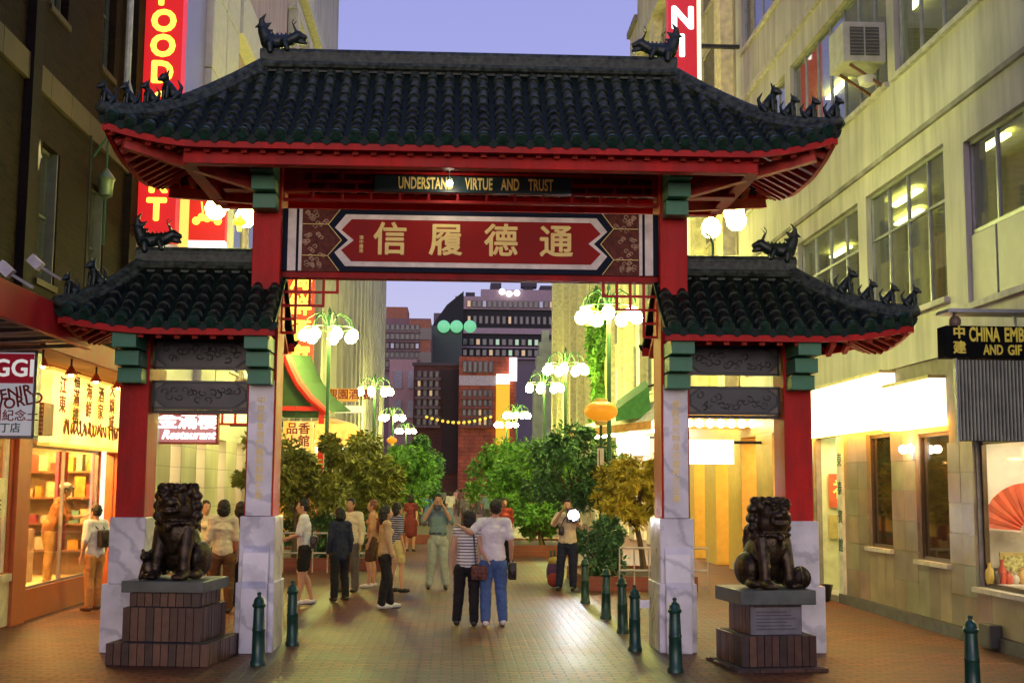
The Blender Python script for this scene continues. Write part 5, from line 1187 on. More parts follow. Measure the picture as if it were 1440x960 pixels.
fwin(T['far_red_brick_building'], 111.82, 650, 694, 504, 527, 6, 1, .5, .6, 3, [fd]*5+[fl_]); fwin(T['far_red_brick_building'], 111.82, 650, 694, 546, 600, 6, 4, .45, .55, 4, [fd, fd, fd, fl_], M('far_ledge_red', (.3, .09, .06), .8))
fwin(T['far_grey_building'], 174.2, 655, 786, 420, 434, 18, 1, .6, .6, 5, [fd]*8+[fl2, fl_]); fwin(T['far_grey_building'], 174.6, 655, 786, 440, 459, 16, 1, .4, .5, 6, [fd]*9+[fl_]); fwin(T['far_grey_building'], 174.6, 640, 786, 473, 503, 16, 2, .5, .5, 7, [fd]*8+[fl_, E('far_pane_green', (.5, .8, .5), .5)], M('far_deck', (.36, .27, .30)))
for (px0, px1, pa, pb) in ((690, 705, 408, 396), (760, 776, 408, 399), (655, 668, 418, 410)): MB().box(at(px0, 400, 176).x, at(px1, 400, 176).x, 176, 180, zz(pa)-.1, zz(pb)).build('roof_plant', M('far_tower', (.05, .045, .06)), T['far_grey_building'])
MB().prism([(at(600, 470, 172).x, 0), (at(652, 440, 172).x, 0), (at(652, 440, 172).x, 6), (at(628, 440, 172).x, 4)], lambda u, v: (u, 174.2, zz(470)+v), lambda u, v: (u, 175.5, zz(470)+v)).build('sloped_roof', M('far_void', (.02, .022, .025)), T['far_grey_building'])
struct(MB().box(-60, 60, 215, 216, 0, 9).build('far_street_end', M('far_dusk_wall', (.05, .04, .05), .9)))
# ------------------------------------------------------------------ street lamps with rings of globes
pole = M('lamp_pole_green', (.02, .07, .04), .4, .3)
globe = E('lamp_globe', (.97, 1.0, .25), 55); gfar = E('lamp_globe_far', (1.0, .96, .22), 190)
def street_lamp(x, y, label, z=5.8, r=.66, n=7, ph=0.0):
    t = thing('street_lamp', label, 'street lamp', (x, y, 0), ph, 'ring lamps along the street')
    MB().lathe([(.13, 0), (.13, .25), (.08, .32), (.07, 1.0), (.085, 1.02), (.06, 1.06), (.045, z+.2)], 10).build('post', pole, t, True, True)
    rg = MB(); rg.tube([(r*math.cos(a*R(15)), r*math.sin(a*R(15)), z+.22) for a in range(25)], .018, 6, False).build('ring', pole, t, True, True)
    for k in range(n):
        a = 2*math.pi*k/n; c, s_ = math.cos(a), math.sin(a)
        arm = MB().tube([(0, 0, z+.15), (.2*c, .2*s_, z+.55), (.5*r*c, .5*r*s_, z+.62), (.9*r*c, .9*r*s_, z+.45), (r*c, r*s_, z+.22), (r*c, r*s_, z+.1)], .016, 6).build('arm', pole, t, True, True)
        MB().lathe([(.03, .17), (.10, .13), (.15, .02), (.135, -.07), (.08, -.13), (.001, -.15)], 14, (r*c, r*s_, z)).build('globe', globe if y < 20 else gfar, arm, True, True)
    MB().lathe([(.05, z+.2), (.07, z+.5), (.03, z+.6), (.05, z+.68), (.002, z+.8)], 10).build('finial', pole, t, True, True)
    return t
street_lamp(-2.72, 17.6, 'ring lamp standing behind the left inner pillar with one globe showing beside the name board', r=.74, ph=R(20))
street_lamp(3.20, 17.8, 'ring lamp standing behind the right inner pillar above the side roof', r=.92, n=9, ph=R(4))
for (x, y, lab) in ((-3.35, 33, 'ring lamp above the leafy tree seen below the name board near the neon column'), (-3.4, 53, 'ring lamp over the ochre sign strip'), (-3.65, 74, 'ring lamp before the far pink house'), (-3.55, 92, 'last ring lamp before the far brown block'),
                    (3.55, 28.5, 'ring lamp with yellow lantern hanging beside it'), (3.75, 42, 'ring lamp right of the far stepped tower'), (3.6, 50, 'ring lamp just left of the stepped tower lamps'), (3.4, 81, 'ring lamp in front of the yellow lit far bay'), (3.5, 70, 'ring lamp low behind the green tree tops')):
    street_lamp(x, y, lab, ph=rnd.random())
def lantern(p, r, label, mat, pole_=True, sz=.62):
    t = thing('paper_lantern', label, 'lantern', p); mb = MB()
    n = 20; pr = [(max(.02, r*math.sin(math.pi*i/12)), -r*sz*math.cos(math.pi*i/12)) for i in range(1, 12)]
    b = len(mb.v)
    for i, (rr_, z) in enumerate(pr):
        for j in range(n):
            a = 2*math.pi*j/n; q = rr_*(1-.03*(j % 2)); mb.v.append((p.x+q*math.cos(a), p.y+q*math.sin(a), p.z+z))
    for i in range(len(pr)-1):
        for j in range(n): mb.f.append((b+i*n+j, b+i*n+(j+1) % n, b+(i+1)*n+(j+1) % n, b+(i+1)*n+j))
    mb.build('shade', mat, t, True)
    MB().lathe([(r*.4, 0), (r*.42, .06), (r*.3, .07)], 12, (p.x, p.y, p.z+r*sz-.03)).build('top_cap', gold, t, True); MB().lathe([(r*.3, -.1), (r*.4, -.02), (r*.38, 0)], 12, (p.x, p.y, p.z-r*sz+.02)).build('bottom_cap', gold, t, True)
    if pole_: MB().tube([p-Vector((0, 0, r*sz)), Vector((p.x, p.y, 0))], .03, 8).build('pole', pole, t)
    else: MB().tube([p+Vector((0, 0, r*sz)), p+Vector((0, 0, 1.0))], .01, 6).build('cord', pole, t)
    return t
og = E('orange_lantern_glow', (1, .38, .02), .62); yg = E('yellow_lantern_glow', (1, .62, .03), 1.1)
lantern(at(845, 578, 27), .37, 'big orange oval lantern on a pole before the green canopy', og)
lantern(at(829, 443, 30), .30, 'yellow lantern hanging beside the ring lamp inside the arch', yg, False)
lantern(at(415, 624, 31.5), .22, 'orange lantern among the amber signs above the tree', og, False); lantern(at(551, 619, 48), .2, 'small orange lantern over the green tree', og, False)
lantern(at(337, 312, 17.9), .1, 'tiny golden lamp on the ring lamp bracket left of the inner pillar', yg, False)
mp_ = thing('menu_post', 'narrow cream menu board on the lantern pole', 'sign', at(844, 655, 26.9)); q0 = at(840, 657, 26.85); q1 = at(849, 630, 26.85); MB().box(q0.x, q1.x, 26.83, 26.87, q0.z, q1.z).build('board', cream, mp_); MB().box(q0.x+.03, q0.x+.05, 26.82, 26.83, q0.z+.04, q1.z-.04).build('ink', brn, mp_)
# strings of fairy lamps far down the street
fsn = thing('lamp_garland', 'garland of small yellow lamps strung across the far street', 'garland', at(640, 590, 85)); pts = [at(600+90*i/12, 584+8*math.sin(math.pi*i/12), 85) for i in range(13)]
MB().tube(pts, .03, 5).build('wire', pole, fsn)
for p in pts: MB().ball(p-Vector((0, 0, .1)), .11, 8, 6).build('lamp', E('garland_lamp', (1, .6, .08), .9), fsn, True)

# ------------------------------------------------------------------ trees and planters
def leafmat(name, c1, c2):
    m = M(name, c1, .5, var=.35, vs=3.5, c2=c2, spec=.3); b = m.node_tree.nodes['Principled BSDF']
    b.inputs['Subsurface Weight'].default_value = 0.0
    return m
lg = leafmat('leaf_olive', (.11, .14, .02), (.27, .28, .05)); lg2 = leafmat('leaf_green', (.06, .19, .03), (.16, .36, .06)); lg3 = leafmat('leaf_dark', (.03, .09, .04), (.08, .19, .07)); lg4 = leafmat('leaf_yellow_lamplit', (.30, .27, .02), (.55, .45, .05))  # lg4: yellow lamplight is put into the leaf colour
bark = M('bark', (.10, .07, .045), .9, bump=.5, bs=25)
def crown_mesh(c, rx, ry, rz, n, size, seed, clumps=30):
    rr = random.Random(seed); g = MB(); cl = []
    for k in range(clumps):
        while True:
            v = Vector((rr.uniform(-1, 1), rr.uniform(-1, 1), rr.uniform(-1, 1)))
            if .35 < v.length < 1: break
        cl.append((Vector((v.x*rx*.92, v.y*ry*.92, v.z*rz*.88)), rr.uniform(.16, .46)))
    for k in range(n):
        o, s_ = cl[k % clumps]
        v = Vector((rr.gauss(0, 1), rr.gauss(0, 1), rr.gauss(0, 1))).normalized()*(rr.random()**.4)
        p = c+o+Vector((v.x*s_*rx, v.y*s_*ry, v.z*s_*rz))
        L = size*rr.uniform(.45, 1.5); W = L*.42
        d = (v+Vector((rr.uniform(-.7, .7), rr.uniform(-.7, .7), rr.uniform(-.9, .3)))).normalized(); s2 = d.cross(Vector((rr.uniform(-1, 1), rr.uniform(-1, 1), rr.uniform(-1, 1)))).normalized()
        b = len(g.v); nrm = d.cross(s2)
        g.v += [tuple(p-d*L*.5), tuple(p+s2*W*.5+nrm*W*.12), tuple(p+d*L*.5-nrm*L*.1), tuple(p-s2*W*.5+nrm*W*.12)]; g.f.append((b, b+1, b+2, b+3))
    me = bpy.data.meshes.new('crown'); me.from_pydata(g.v, [], g.f); me.update(); return me, cl
def tree(label, base, c, rx, ry, rz, n, size, mat, seed, name='street_tree', stems=1):
    t = thing(name, label, 'tree' if 'tree' in name else 'shrub', (base.x, base.y, 0)); me, cl = crown_mesh(c, rx, ry, rz, n, size, seed)
    tk = MB(); top = Vector((c.x, c.y, c.z-rz*.2)); rr = random.Random(seed)
    for s_ in range(stems):
        off = Vector((rr.uniform(-.3, .3), rr.uniform(-.2, .2), 0)) if stems > 1 else Vector((0, 0, 0))
        tk.tube([base+off, base.lerp(top, .35)+off*.8+Vector((.03, .02, 0)), base.lerp(top, .7)+off*.5, top], [.075, .06, .05, .03] if stems == 1 else [.035, .03, .025, .015], 8)
    tr = tk.build('trunk', bark, t, True)
    for o, s_ in cl[:9]: MB().tube([base.lerp(top, .62), (base.lerp(top, .75)+c+o)/2, c+o], [.03, .02, .008], 6).build('limb', bark, tr, True)
    link('crown', me, mat, t)
    return t
def G(x, y): return Vector((x, y, 0))
tree('broad olive leaved street tree beside the man with the shoulder bag', G(-3.6, 28.5), Vector((-3.5, 28.5, 2.15)), 1.35, 1.2, 1.05, 9000, .15, lg, 1)
tree('olive street tree just left of the street axis behind the crowd', G(-2.3, 31.5), Vector((-2.25, 31.5, 2.05)), 1.15, 1.1, 1.05, 8000, .15, lg, 2)
tree('bright green rounded tree behind the olive trees', G(-1.9, 42), Vector((-2.15, 42, 2.2)), 1.45, 1.3, 1.35, 7000, .2, lg2, 3)
tree('far dark green tree next to the street opening', G(-1.45, 52), Vector((-1.45, 52, 2.4)), 1.15, 1.3, 1.5, 6000, .24, lg3, 4)
tree('far green tree right of the street opening', G(1.7, 48), Vector((1.75, 48, 2.3)), 1.35, 1.3, 1.4, 6000, .22, lg2, 5)
tree('bright green tree below the white lamps', G(2.3, 38), Vector((2.6, 38, 2.2)), 1.45, 1.2, 1.3, 7500, .19, lg2, 6)
tree('dark leaved tree above the flash photographer', G(2.85, 29.5), Vector((2.95, 29.5, 2.3)), 1.25, 1.0, 1.0, 7000, .14, lg3, 7)
tree('yellow lit leafy tree beside the right inner pillar', G(3.9, 25.5), Vector((3.65, 25.5, 1.85)), .75, .7, .75, 5500, .13, lg4, 8)
tree('low dark shrub behind the line of bollards', G(2.85, 23.6), Vector((2.85, 23.7, .75)), .55, .5, .68, 4200, .1, lg3, 9, 'shrub', 4)
tree('grassy planter shrub near the orange lit paving', G(2.35, 34.5), Vector((2.3, 34.5, 1.0)), .75, .5, .55, 3500, .16, lg2, 10, 'shrub', 4)
tree('low hedge shrub under the olive trees', G(-2.9, 29), Vector((-2.9, 29.2, .7)), 1.4, .5, .55, 4500, .12, lg3, 11, 'shrub', 5)
pb = brickmat('planter_brick', (.30, .07, .045), (.24, .06, .04), (.2, .1, .08), .23, .08, 'xz', .01, .7)
def planter(label, x0, x1, y0, y1, h):
    t = thing('brick_planter', label, 'planter', ((x0+x1)/2, (y0+y1)/2, 0)); w = .12
    MB().box(x0, x1, y0, y0+w, 0, h).box(x0, x1, y1-w, y1, 0, h).box(x0, x0+w, y0+w, y1-w, 0, h).box(x1-w, x1, y0+w, y1-w, 0, h).build('wall', pb, t); MB().box(x0+w, x1-w, y0+w, y1-w, 0, h-.06).build('soil', M('soil', (.05, .035, .025), .9), t)
planter('low red brick planter holding the grassy shrub', 1.55, 3.3, 33.9, 38.6, .30); planter('low brick planter of the leafy left trees', -4.6, -1.55, 28.0, 33.0, .28); planter('low brick planter of the dark shrub behind the bollards', 2.38, 4.5, 23.0, 26.3, .26); planter('brick planter of the trees left of the street opening', -3, -.6, 41, 53, .3); planter('brick planter of the far tree right of the street opening', .7, 2.2, 47, 49.5, .3)
# railings
def railing(label, a, b, h=.85, n=8):
    a = Vector(a); b = Vector(b); t = thing('railing', label, 'railing', (a+b)/2); m = M('railing_pale', (.45, .43, .38), .4, .3)
    for z in (h, h*.5): MB().tube([a+Vector((0, 0, z)), b+Vector((0, 0, z))], .02, 6).build('rail', m, t)
    for k in range(n+1): p = a.lerp(b, k/n); MB().tube([p, p+Vector((0, 0, h))], .014, 6).build('baluster', m, t)
railing('pale metal railing before the leafy left trees', (-4.3, 27.4, 0), (-1.75, 27.4, 0)); railing('pale metal railing beside the dark shrub near the right pillar', (3.0, 22.6, 0), (4.6, 22.6, 0), .8, 6)
vy = thing('hanging_vine', 'green vine hanging down the yellow lit wall behind the ring lamp', 'vine', (XR-.5, 52, 5)); vm = MB(); rr = random.Random(4)
me, _ = crown_mesh(Vector((XR-.55, 52, 7.2)), .35, 2.2, 3.2, 3800, .3, 21, 26); link('foliage', me, lg2, vy); MB().tube([(XR-.4, 52, 3.7), (XR-.45, 51.6, 6), (XR-.4, 52.2, 9.8)], .05, 6).build('stem', bark, vy)

# bare bulb hung before the motto board
bp_ = at(632, 258, 14.42); ml = thing('bare_bulb', 'small bright bare bulb hanging in front of the motto board', 'lamp', bp_)
MB().tube([bp_+Vector((0, 0, .03)), bp_+Vector((0, -.1, .12)), Vector((bp_.x, 13.95, 5.62))], .008, 6).build('flex', pole, ml); MB().lathe([(.018, .02), (.022, .06), (.012, .07)], 10, bp_).build('socket', M('socket_black', (.02, .02, .02), .5), ml, True)
MB().ball(bp_, .036, 12, 8).build('bulb', E('motto_bulb', (1, .90, .70), 130), ml, True)
# ------------------------------------------------------------------ people
SK = {'a': M('skin_tan', (.48, .27, .17), .5, var=.1), 'b': M('skin_warm', (.42, .22, .13), .5, var=.1)}
hairm = M('hair_black', (.008, .007, .007), .6, var=.3, vs=60, bump=.4, bs=120)
def cloth(name, c, **k): return M('cloth_'+name, c, .85, var=k.get('var', .14), vs=k.get('vs', 7), bump=.5, bs=k.get('bs', 22), spec=.2)
def stripes(name, c1, c2, sc):
    m = cloth(name, c1); t = m.node_tree; b = t.nodes['Principled BSDF']; g = t.nodes.new('ShaderNodeTexCoord'); s = t.nodes.new('ShaderNodeSeparateXYZ'); q = t.nodes.new('ShaderNodeMath'); q.operation = 'MULTIPLY'; q.inputs[1].default_value = sc
    fr_ = t.nodes.new('ShaderNodeMath'); fr_.operation = 'FRACT'; gt_ = t.nodes.new('ShaderNodeMath'); gt_.operation = 'GREATER_THAN'; gt_.inputs[1].default_value = .68; mx = t.nodes.new('ShaderNodeMix'); mx.data_type = 'RGBA'
    mx.inputs[6].default_value = (*c1, 1); mx.inputs[7].default_value = (*c2, 1)
    t.links.new(g.outputs['Object'], s.inputs[0]); t.links.new(s.outputs['Z'], q.inputs[0]); t.links.new(q.outputs[0], fr_.inputs[0]); t.links.new(fr_.outputs[0], gt_.inputs[0]); t.links.new(gt_.outputs[0], mx.inputs[0]); t.links.new(mx.outputs[2], b.inputs['Base Color'])
    return m
WH, WH2 = cloth('white', (.66, .66, .68)), cloth('cream', (.62, .54, .38))
def person(label, loc, face, H=1.70, top=None, bot=None, shoe=None, skin='a', hair='short', arms=None, legs=None, lean=0.0, sleeve=.55, shorts=None, female=False, vox=.0125, head=(0, 0), long_top=False, skirt=False, hairmat=None, eyes=False, group=None, belt=False):
    """face = heading in degrees (0 looks up the street, 180 looks at the camera). Joints in metres for a 1.70 m body, x right, y forward."""
    k = H/1.70; t = thing('person', label, 'person', loc, R(-face), group)
    sw = .175 if not female else .155; hw = .095 if not female else .10
    A = arms or {}; Lg = dict(legs or {})
    if not legs:                                # weight on one leg, feet a little apart
        q = rnd.choice((-1, 1)); n_ = 'l' if q < 0 else 'r'; Lg['kn'+n_] = (q*(hw+.02), .06+rnd.random()*.03, .49); Lg['an'+n_] = (q*(hw+.05), .03+rnd.random()*.05, .085)
    P = {'pel': Vector((0, 0, .92)), 'wai': Vector((0, .01+lean*.25, 1.06)), 'che': Vector((0, .0+lean*.65, 1.26)), 'nec': Vector((0, lean*.95, 1.43)), 'hd': Vector((head[0], .02+lean*1.1+head[1], 1.575))}
    for s_, n in ((-1, 'l'), (1, 'r')):
        sh = Vector((s_*sw, lean*.8, 1.385)); P['sh'+n] = sh
        P['el'+n] = Vector(A.get('el'+n, (s_*(sw+.055), lean*.5-.02, 1.10))); P['wr'+n] = Vector(A.get('wr'+n, (s_*(sw+.06), lean*.4+.05, .87)))
        P['hp'+n] = Vector((s_*hw, 0, .90)); P['kn'+n] = Vector(Lg.get('kn'+n, (s_*(hw+.005), .015, .49))); P['an'+n] = Vector(Lg.get('an'+n, (s_*(hw+.01), -.02, .085)))
    b = MB(); tw = 1.0 if not female else .9
    def torso(b, e):
        caps(b, P['pel'], .125*tw+e, P['wai'], .112*tw+e, fx=1.22, fy=.85); caps(b, P['wai'], .112*tw+e, P['che'], .128*tw+e, fx=1.22, fy=.82)
        caps(b, P['shl'], .062+e, P['shr'], .062+e); caps(b, P['che'], .125*tw+e, (P['shl']+P['shr'])/2-Vector((0, 0, .03)), .085+e, fx=1.45, fy=.85)
        if female: ell(b, P['che']+Vector((0, .07, .0)), .12+e*.5, .06+e, .07)
    def torso_up(b, e):
        caps(b, P['wai'], .112*tw+e, P['che'], .128*tw+e, fx=1.22, fy=.82); caps(b, P['shl'], .062+e, P['shr'], .062+e); caps(b, P['che'], .125*tw+e, (P['shl']+P['shr'])/2-Vector((0, 0, .03)), .085+e, fx=1.45, fy=.85)
        if female: ell(b, P['che']+Vector((0, .07, .0)), .12+e*.5, .06+e, .07)
    torso(b, 0)
    caps(b, P['nec']-Vector((0, 0, .06)), .055, P['hd']-Vector((0, .01, .06)), .048)
    h = P['hd']; ell(b, h, .073, .092, .112); ell(b, h+Vector((0, .03, -.055)), .055, .06, .06)
    caps(b, h+Vector((0, .085, .012)), .010, h+Vector((0, .104, -.022)), .016); caps(b, h+Vector((-.018, .083, -.058)), .009, h+Vector((.018, .083, -.058)), .009)
    for s_ in (-1, 1): ell(b, h+Vector((s_*.074, -.005, -.005)), .012, .022, .033)
    for n, s_ in (('l', -1), ('r', 1)):
        caps(b, P['sh'+n], .053*tw, P['el'+n], .039*tw); caps(b, P['el'+n], .04*tw, P['wr'+n], .026)
        d = (P['wr'+n]-P['el'+n]).normalized(); u = Vector((0, 1, 0)) - d*d.y; u = u.normalized() if u.length > .1 else Vector((1, 0, 0)); w = d.cross(u); pc = P['wr'+n]+d*.05
        ell(b, pc, .016, .036, .05, Matrix((tuple(w), tuple(u), tuple(d))).transposed())
        for q in range(4):
            o = u*(-.026+.0175*q); L = (.058, .07, .066, .052)[3-q]; f0 = pc+o+d*.03; f1 = f0+d*L*.55; caps(b, f0, .0095, f1, .009, 6); caps(b, f1, .009, f1+(d*.8-w*s_*.5).normalized()*L*.5, .0075, 6)
        th0 = pc+u*.03-d*.025; caps(b, th0, .012, th0+(u*.6+d*.8).normalized()*.06, .009, 6)
        caps(b, P['hp'+n]-Vector((0, 0, .05)), .076, P['kn'+n], .055); caps(b, P['kn'+n], .055, P['kn'+n].lerp(P['an'+n], .35)+Vector((0, -.02, 0)), .054); caps(b, P['kn'+n].lerp(P['an'+n], .35)+Vector((0, -.02, 0)), .052, P['an'+n], .035)
        caps(b, P['an'+n]-Vector((0, .02, .03)), .04, P['an'+n]+Vector((0, .13, -.05)), .03)
    blob('body', b, vox, SK[skin], t)
    e = .014
    if top:
        c = MB(); torso_up(c, e); lo = P['pel']-Vector((0, 0, -.10 if belt else .0 if not long_top else .10)); caps(c, P['wai'], .118*tw+e, lo, .128*tw+e, fx=1.26, fy=.92)
        for n in 'lr':
            m_ = P['sh'+n].lerp(P['el'+n], min(1, sleeve*1.6)); caps(c, P['sh'+n], .06*tw+e, m_, .05*tw+e)
            if sleeve > .7: caps(c, P['el'+n], .046*tw+e, P['el'+n].lerp(P['wr'+n], .9), .032+e)
        caps(c, P['nec']-Vector((0, 0, .06)), .062, P['nec']-Vector((0, 0, .03)), .06)
        blob('top', c, vox, top, t, wrinkle=.008)
    if bot:
        c = MB(); caps(c, P['pel']-Vector((0, 0, .05)), .128*tw+e*.6, P['pel']+Vector((0, 0, .08)), .112*tw+e*.6, fx=1.2, fy=.9)
        for n in 'lr':
            if skirt: caps(c, P['hp'+n], .10, P['hp'+n].lerp(P['kn'+n], .9), .10)
            elif shorts: caps(c, P['hp'+n], .095+e, P['hp'+n].lerp(P['kn'+n], shorts), .075+e)
            else: kn_ = P['kn'+n]+Vector((0, -.008, 0)); cf_ = P['kn'+n].lerp(P['an'+n], .35)+Vector((0, -.02, 0)); caps(c, P['hp'+n]-Vector((0, 0, .07)), .088+e, kn_, .07+e); caps(c, kn_, .07+e, cf_, .066+e); caps(c, cf_, .066+e, P['an'+n]+Vector((0, 0, .01)), .055+e)
        if skirt: caps(c, P['pel']-Vector((0, 0, .1)), .13, P['pel']-Vector((0, 0, .4)), .13, fx=1.2)
        blob('trousers' if not (shorts or skirt) else ('shorts' if shorts else 'skirt'), c, vox, bot, t, wrinkle=.008)
        if belt: MB().lathe([(.143*tw, -.018), (.146*tw, 0), (.143*tw, .018)], 20, tuple(P['pel']+Vector((0, 0, .075))), 1.14, .86).build('belt', M('belt_black', (.02, .018, .016), .4), t, True, True)
    for n in 'lr':
        c = MB(); a = P['an'+n]; caps(c, a+Vector((0, -.035, -.035)), .046, a+Vector((0, .10, -.045)), .042); caps(c, a+Vector((0, .06, -.05)), .043, a+Vector((0, .155, -.05)), .034)
        c.v = [(x, y, max(z, .0)) for (x, y, z) in c.v]
        blob('shoe', c, max(vox, .011), shoe or M('shoe_black', (.02, .02, .02), .5), t)
    c = MB(); ell(c, h+Vector((0, -.018, .022)), .084, .098, .112); 
    if hair == 'long': ell(c, h+Vector((0, -.06, -.09)), .10, .07, .14); ell(c, h+Vector((0, -.05, -.01)), .098, .085, .10)
    elif hair == 'bob': ell(c, h+Vector((0, -.045, -.04)), .105, .075, .095); ell(c, h+Vector((0, -.02, .03)), .098, .10, .105)
    hb = blob('hair', c, .01, hairmat or hairm, t, smooth=1, wrinkle=.010, wf=26)
    bm = bmesh.new(); bm.from_mesh(hb.data)      # open the hair over the face
    bmesh.ops.delete(bm, geom=[v for v in bm.verts if (v.co.y-h.y) > .045 and v.co.z < h.z+.062], context='VERTS'); bm.to_mesh(hb.data); bm.free()
    if eyes:
        for s_ in (-1, 1): ey = MB(); ell(ey, h+Vector((s_*.03, .083, .012)), .012, .008, .008, n=8, k=6); ey.build('eye', M('eye_dark', (.02, .015, .012), .3), t, True, True)
    t.scale = (k, k, k); t['_'] = 0; del t['_']
    return t, P
def bag(t, c, sx, sy, sz, mat, strap=None, name='shoulder_bag', lab=None, sm=None):
    """a bag carried by t, in t's body frame but a thing of its own"""
    M_ = Matrix.Translation(t.location) @ Matrix.Rotation(t.rotation_euler.z, 4, 'Z') @ Matrix.Scale(t.scale[0], 4)
    g = thing(name, lab, 'bag', M_ @ Vector(c), t.rotation_euler.z); g.scale = t.scale
    b = MB().box(-sx*.9, sx*.9, -sy*.8, sy*.8, -sz, sz*.85); ell(b, (0, 0, -sz*.25), sx*1.02, sy*1.1, sz*.8); blob('pouch', b, .011, mat, g, smooth=4); MB().box(-sx*.8, sx*.8, -sy*1.16, -sy*.7, -sz*.2, sz*.72).build('flap', mat, g, local=True, bevel=.015)
    if strap:
        for st_ in (strap if isinstance(strap[0], list) else [strap]): MB().tube([Vector(p)-Vector(c) for p in st_], .011, 6).build('strap', sm or mat, g, True, True)
    return g
sh_w = M('shoe_white', (.6, .6, .58), .6); blk = cloth('black', (.016, .016, .018)); jeans = cloth('jeans', (.07, .13, .30)); tealg = cloth('teal_grey', (.16, .24, .25)); stone_p = cloth('pale_green_grey', (.34, .38, .31)); nav = cloth('navy', (.02, .025, .05))
stripe = stripes('striped_white', (.66, .66, .66), (.05, .05, .06), 22); stripe2 = stripes('striped_navy', (.05, .06, .14), (.45, .45, .5), 24)
leather = M('bag_black', (.018, .016, .015), .4, var=.3)
# the embracing couple
cw = gr(656, 880); cm_ = gr(693, 880)
dxc = cm_.x-cw.x
t, P = person('woman in white striped sleeveless top and black trousers with arm around her shoulders', cw, 4, 1.56, stripe, blk, M('shoe_black', (.02, .02, .02), .5), 'a', 'bob', female=True, sleeve=.08, arms={'elr': (.20, -.05, 1.12), 'wrr': (.28, -.13, 1.02)}, head=(.03, 0))
bag(t, (.19, -.15, .80), .13, .06, .11, M('bag_floral', (.012, .01, .01), .6, var=.6, vs=30, c2=(.12, .03, .02)), [(.14, -.14, .88), (.12, -.15, 1.1), (.10, -.10, 1.33), (.08, .02, 1.44)], 'floral_bag', 'dark floral bag hanging on the back of the striped top woman', leather)
t, P = person('man in white shirt and blue jeans hugging the striped top woman from behind', cm_, -6, 1.71, WH, jeans, sh_w, 'a', 'short', arms={'ell': (-.32, -.09, 1.25), 'wrl': (-.44, -.12, 1.32), 'elr': (.24, -.02, 1.12), 'wrr': (.25, .05, .90)}, sleeve=.45, head=(.03, 0))
bag(t, (.27, .06, .74), .06, .075, .125, leather, [(.27, .06, .84), (.26, .05, .92)], 'camera_bag', 'black camera bag held at the side of the man in jeans')
# man taking the couple's picture
t, P = person('man in grey green shirt and pale trousers raising a camera to his face', gr(615, 828), 181, 1.74, tealg, stone_p, M('shoe_black', (.02, .02, .02), .5), 'a', 'short', arms={'ell': (-.25, .10, 1.20), 'wrl': (-.08, .20, 1.50), 'elr': (.27, .10, 1.20), 'wrr': (.09, .20, 1.50)}, sleeve=.55, legs={'anl': (-.15, -.02, .085), 'anr': (.16, -.02, .085)}, belt=True)
def camera_thing(px, py, Y, lab, rz=0):
    p = at(px, py, Y); g = thing('camera', lab, 'camera', p); MB().box(p.x-.07, p.x+.07, p.y-.02, p.y+.03, p.z-.045, p.z+.045).build('camera_body', leather, g, bevel=.008); MB().tube([(p.x, p.y-.02, p.z), (p.x, p.y-.075, p.z)], .032, 12).build('lens', M('lens_black', (.01, .01, .012), .15), g, True); return g
camera_thing(615, 713, gr(615, 828).y-.25, 'small black camera held before the face of the man in grey green shirt')
# flash photographer
fl_p = gr(798, 830)
t, P = person('photographer in pale yellow shirt and dark trousers firing a flash beside the dark shrub', fl_p, 192, 1.66, WH2, nav, M('shoe_black', (.02, .02, .02), .5), 'a', 'short', arms={'ell': (-.24, .14, 1.22), 'wrl': (-.08, .24, 1.47), 'elr': (.26, .12, 1.22), 'wrr': (.09, .24, 1.47)}, legs={'knr': (.13, .03, .49), 'anr': (.16, 0, .085)})
fc = camera_thing(803, 731, fl_p.y-.28, 'black camera with blazing flash held by the photographer in pale yellow shirt'); p = at(806, 724, fl_p.y-.30)
MB().box(p.x-.11, p.x+.11, p.y-.010, p.y+.05, p.z-.10, p.z+.10).build('flash_unit', leather, fc); MB().lathe([(.001, 0), (.09, .0), (.09, .008), (.001, .008)], 20, (0, 0, 0)).build('flash_lamp', E('flash', (.92, .93, 1), 750), fc, False, True)
hd2 = MB()
for (a, b_, c_, d_) in ((-.125, .125, .10, .125), (-.125, .125, -.125, -.10), (-.125, -.10, -.10, .10), (.10, .125, -.10, .10)): hd2.box(p.x+a, p.x+b_, p.y-.05, p.y+.05, p.z+c_, p.z+d_)
hd2.build('added_flash_shield', leather, fc)  # rim added to keep flash light off the photographer's shirt
fo = [o for o in fc.children if o.name.startswith('flash_lamp')][0]; fo.matrix_parent_inverse = Matrix.Translation(fc.location).inverted(); fo.location = (p.x, p.y-.0045, p.z); fo.rotation_euler = (R(90), 0, 0)
bag(t, (.10, .17, 1.12), .055, .04, .09, leather, [(.10, .16, 1.2), (.05, .14, 1.33), (-.05, .05, 1.44)], 'chest_pouch', 'small black pouch on the chest of the flash photographer')
bp = gr(779, 826); g = thing('backpack', 'colourful trekking backpack standing on the paving beside the flash photographer', 'bag', bp)
for (nm, c, rx, ry, rz, mt) in (('main_sack', (0, 0, .28), .15, .12, .27, cloth('pack_purple', (.10, .05, .12))), ('front_pocket', (-.02, -.10, .16), .12, .07, .13, cloth('pack_red', (.28, .05, .04))), ('yellow_lid', (0, -.02, .50), .12, .10, .08, cloth('pack_yellow', (.5, .45, .10))), ('side_roll', (.14, -.02, .26), .055, .06, .24, cloth('pack_lime', (.40, .45, .08)))):
    b = MB(); ell(b, c, rx, ry, rz); b.v = [(x, y, max(0, z)) for (x, y, z) in b.v]; blob(nm, b, .014, mt, g)
MB().tube([(-.05, 0, .52), (-.06, 0, .68), (.0, 0, .70), (.02, 0, .55)], .02, 6).build('strap', cloth('pack_green', (.03, .1, .07)), g, True, True)
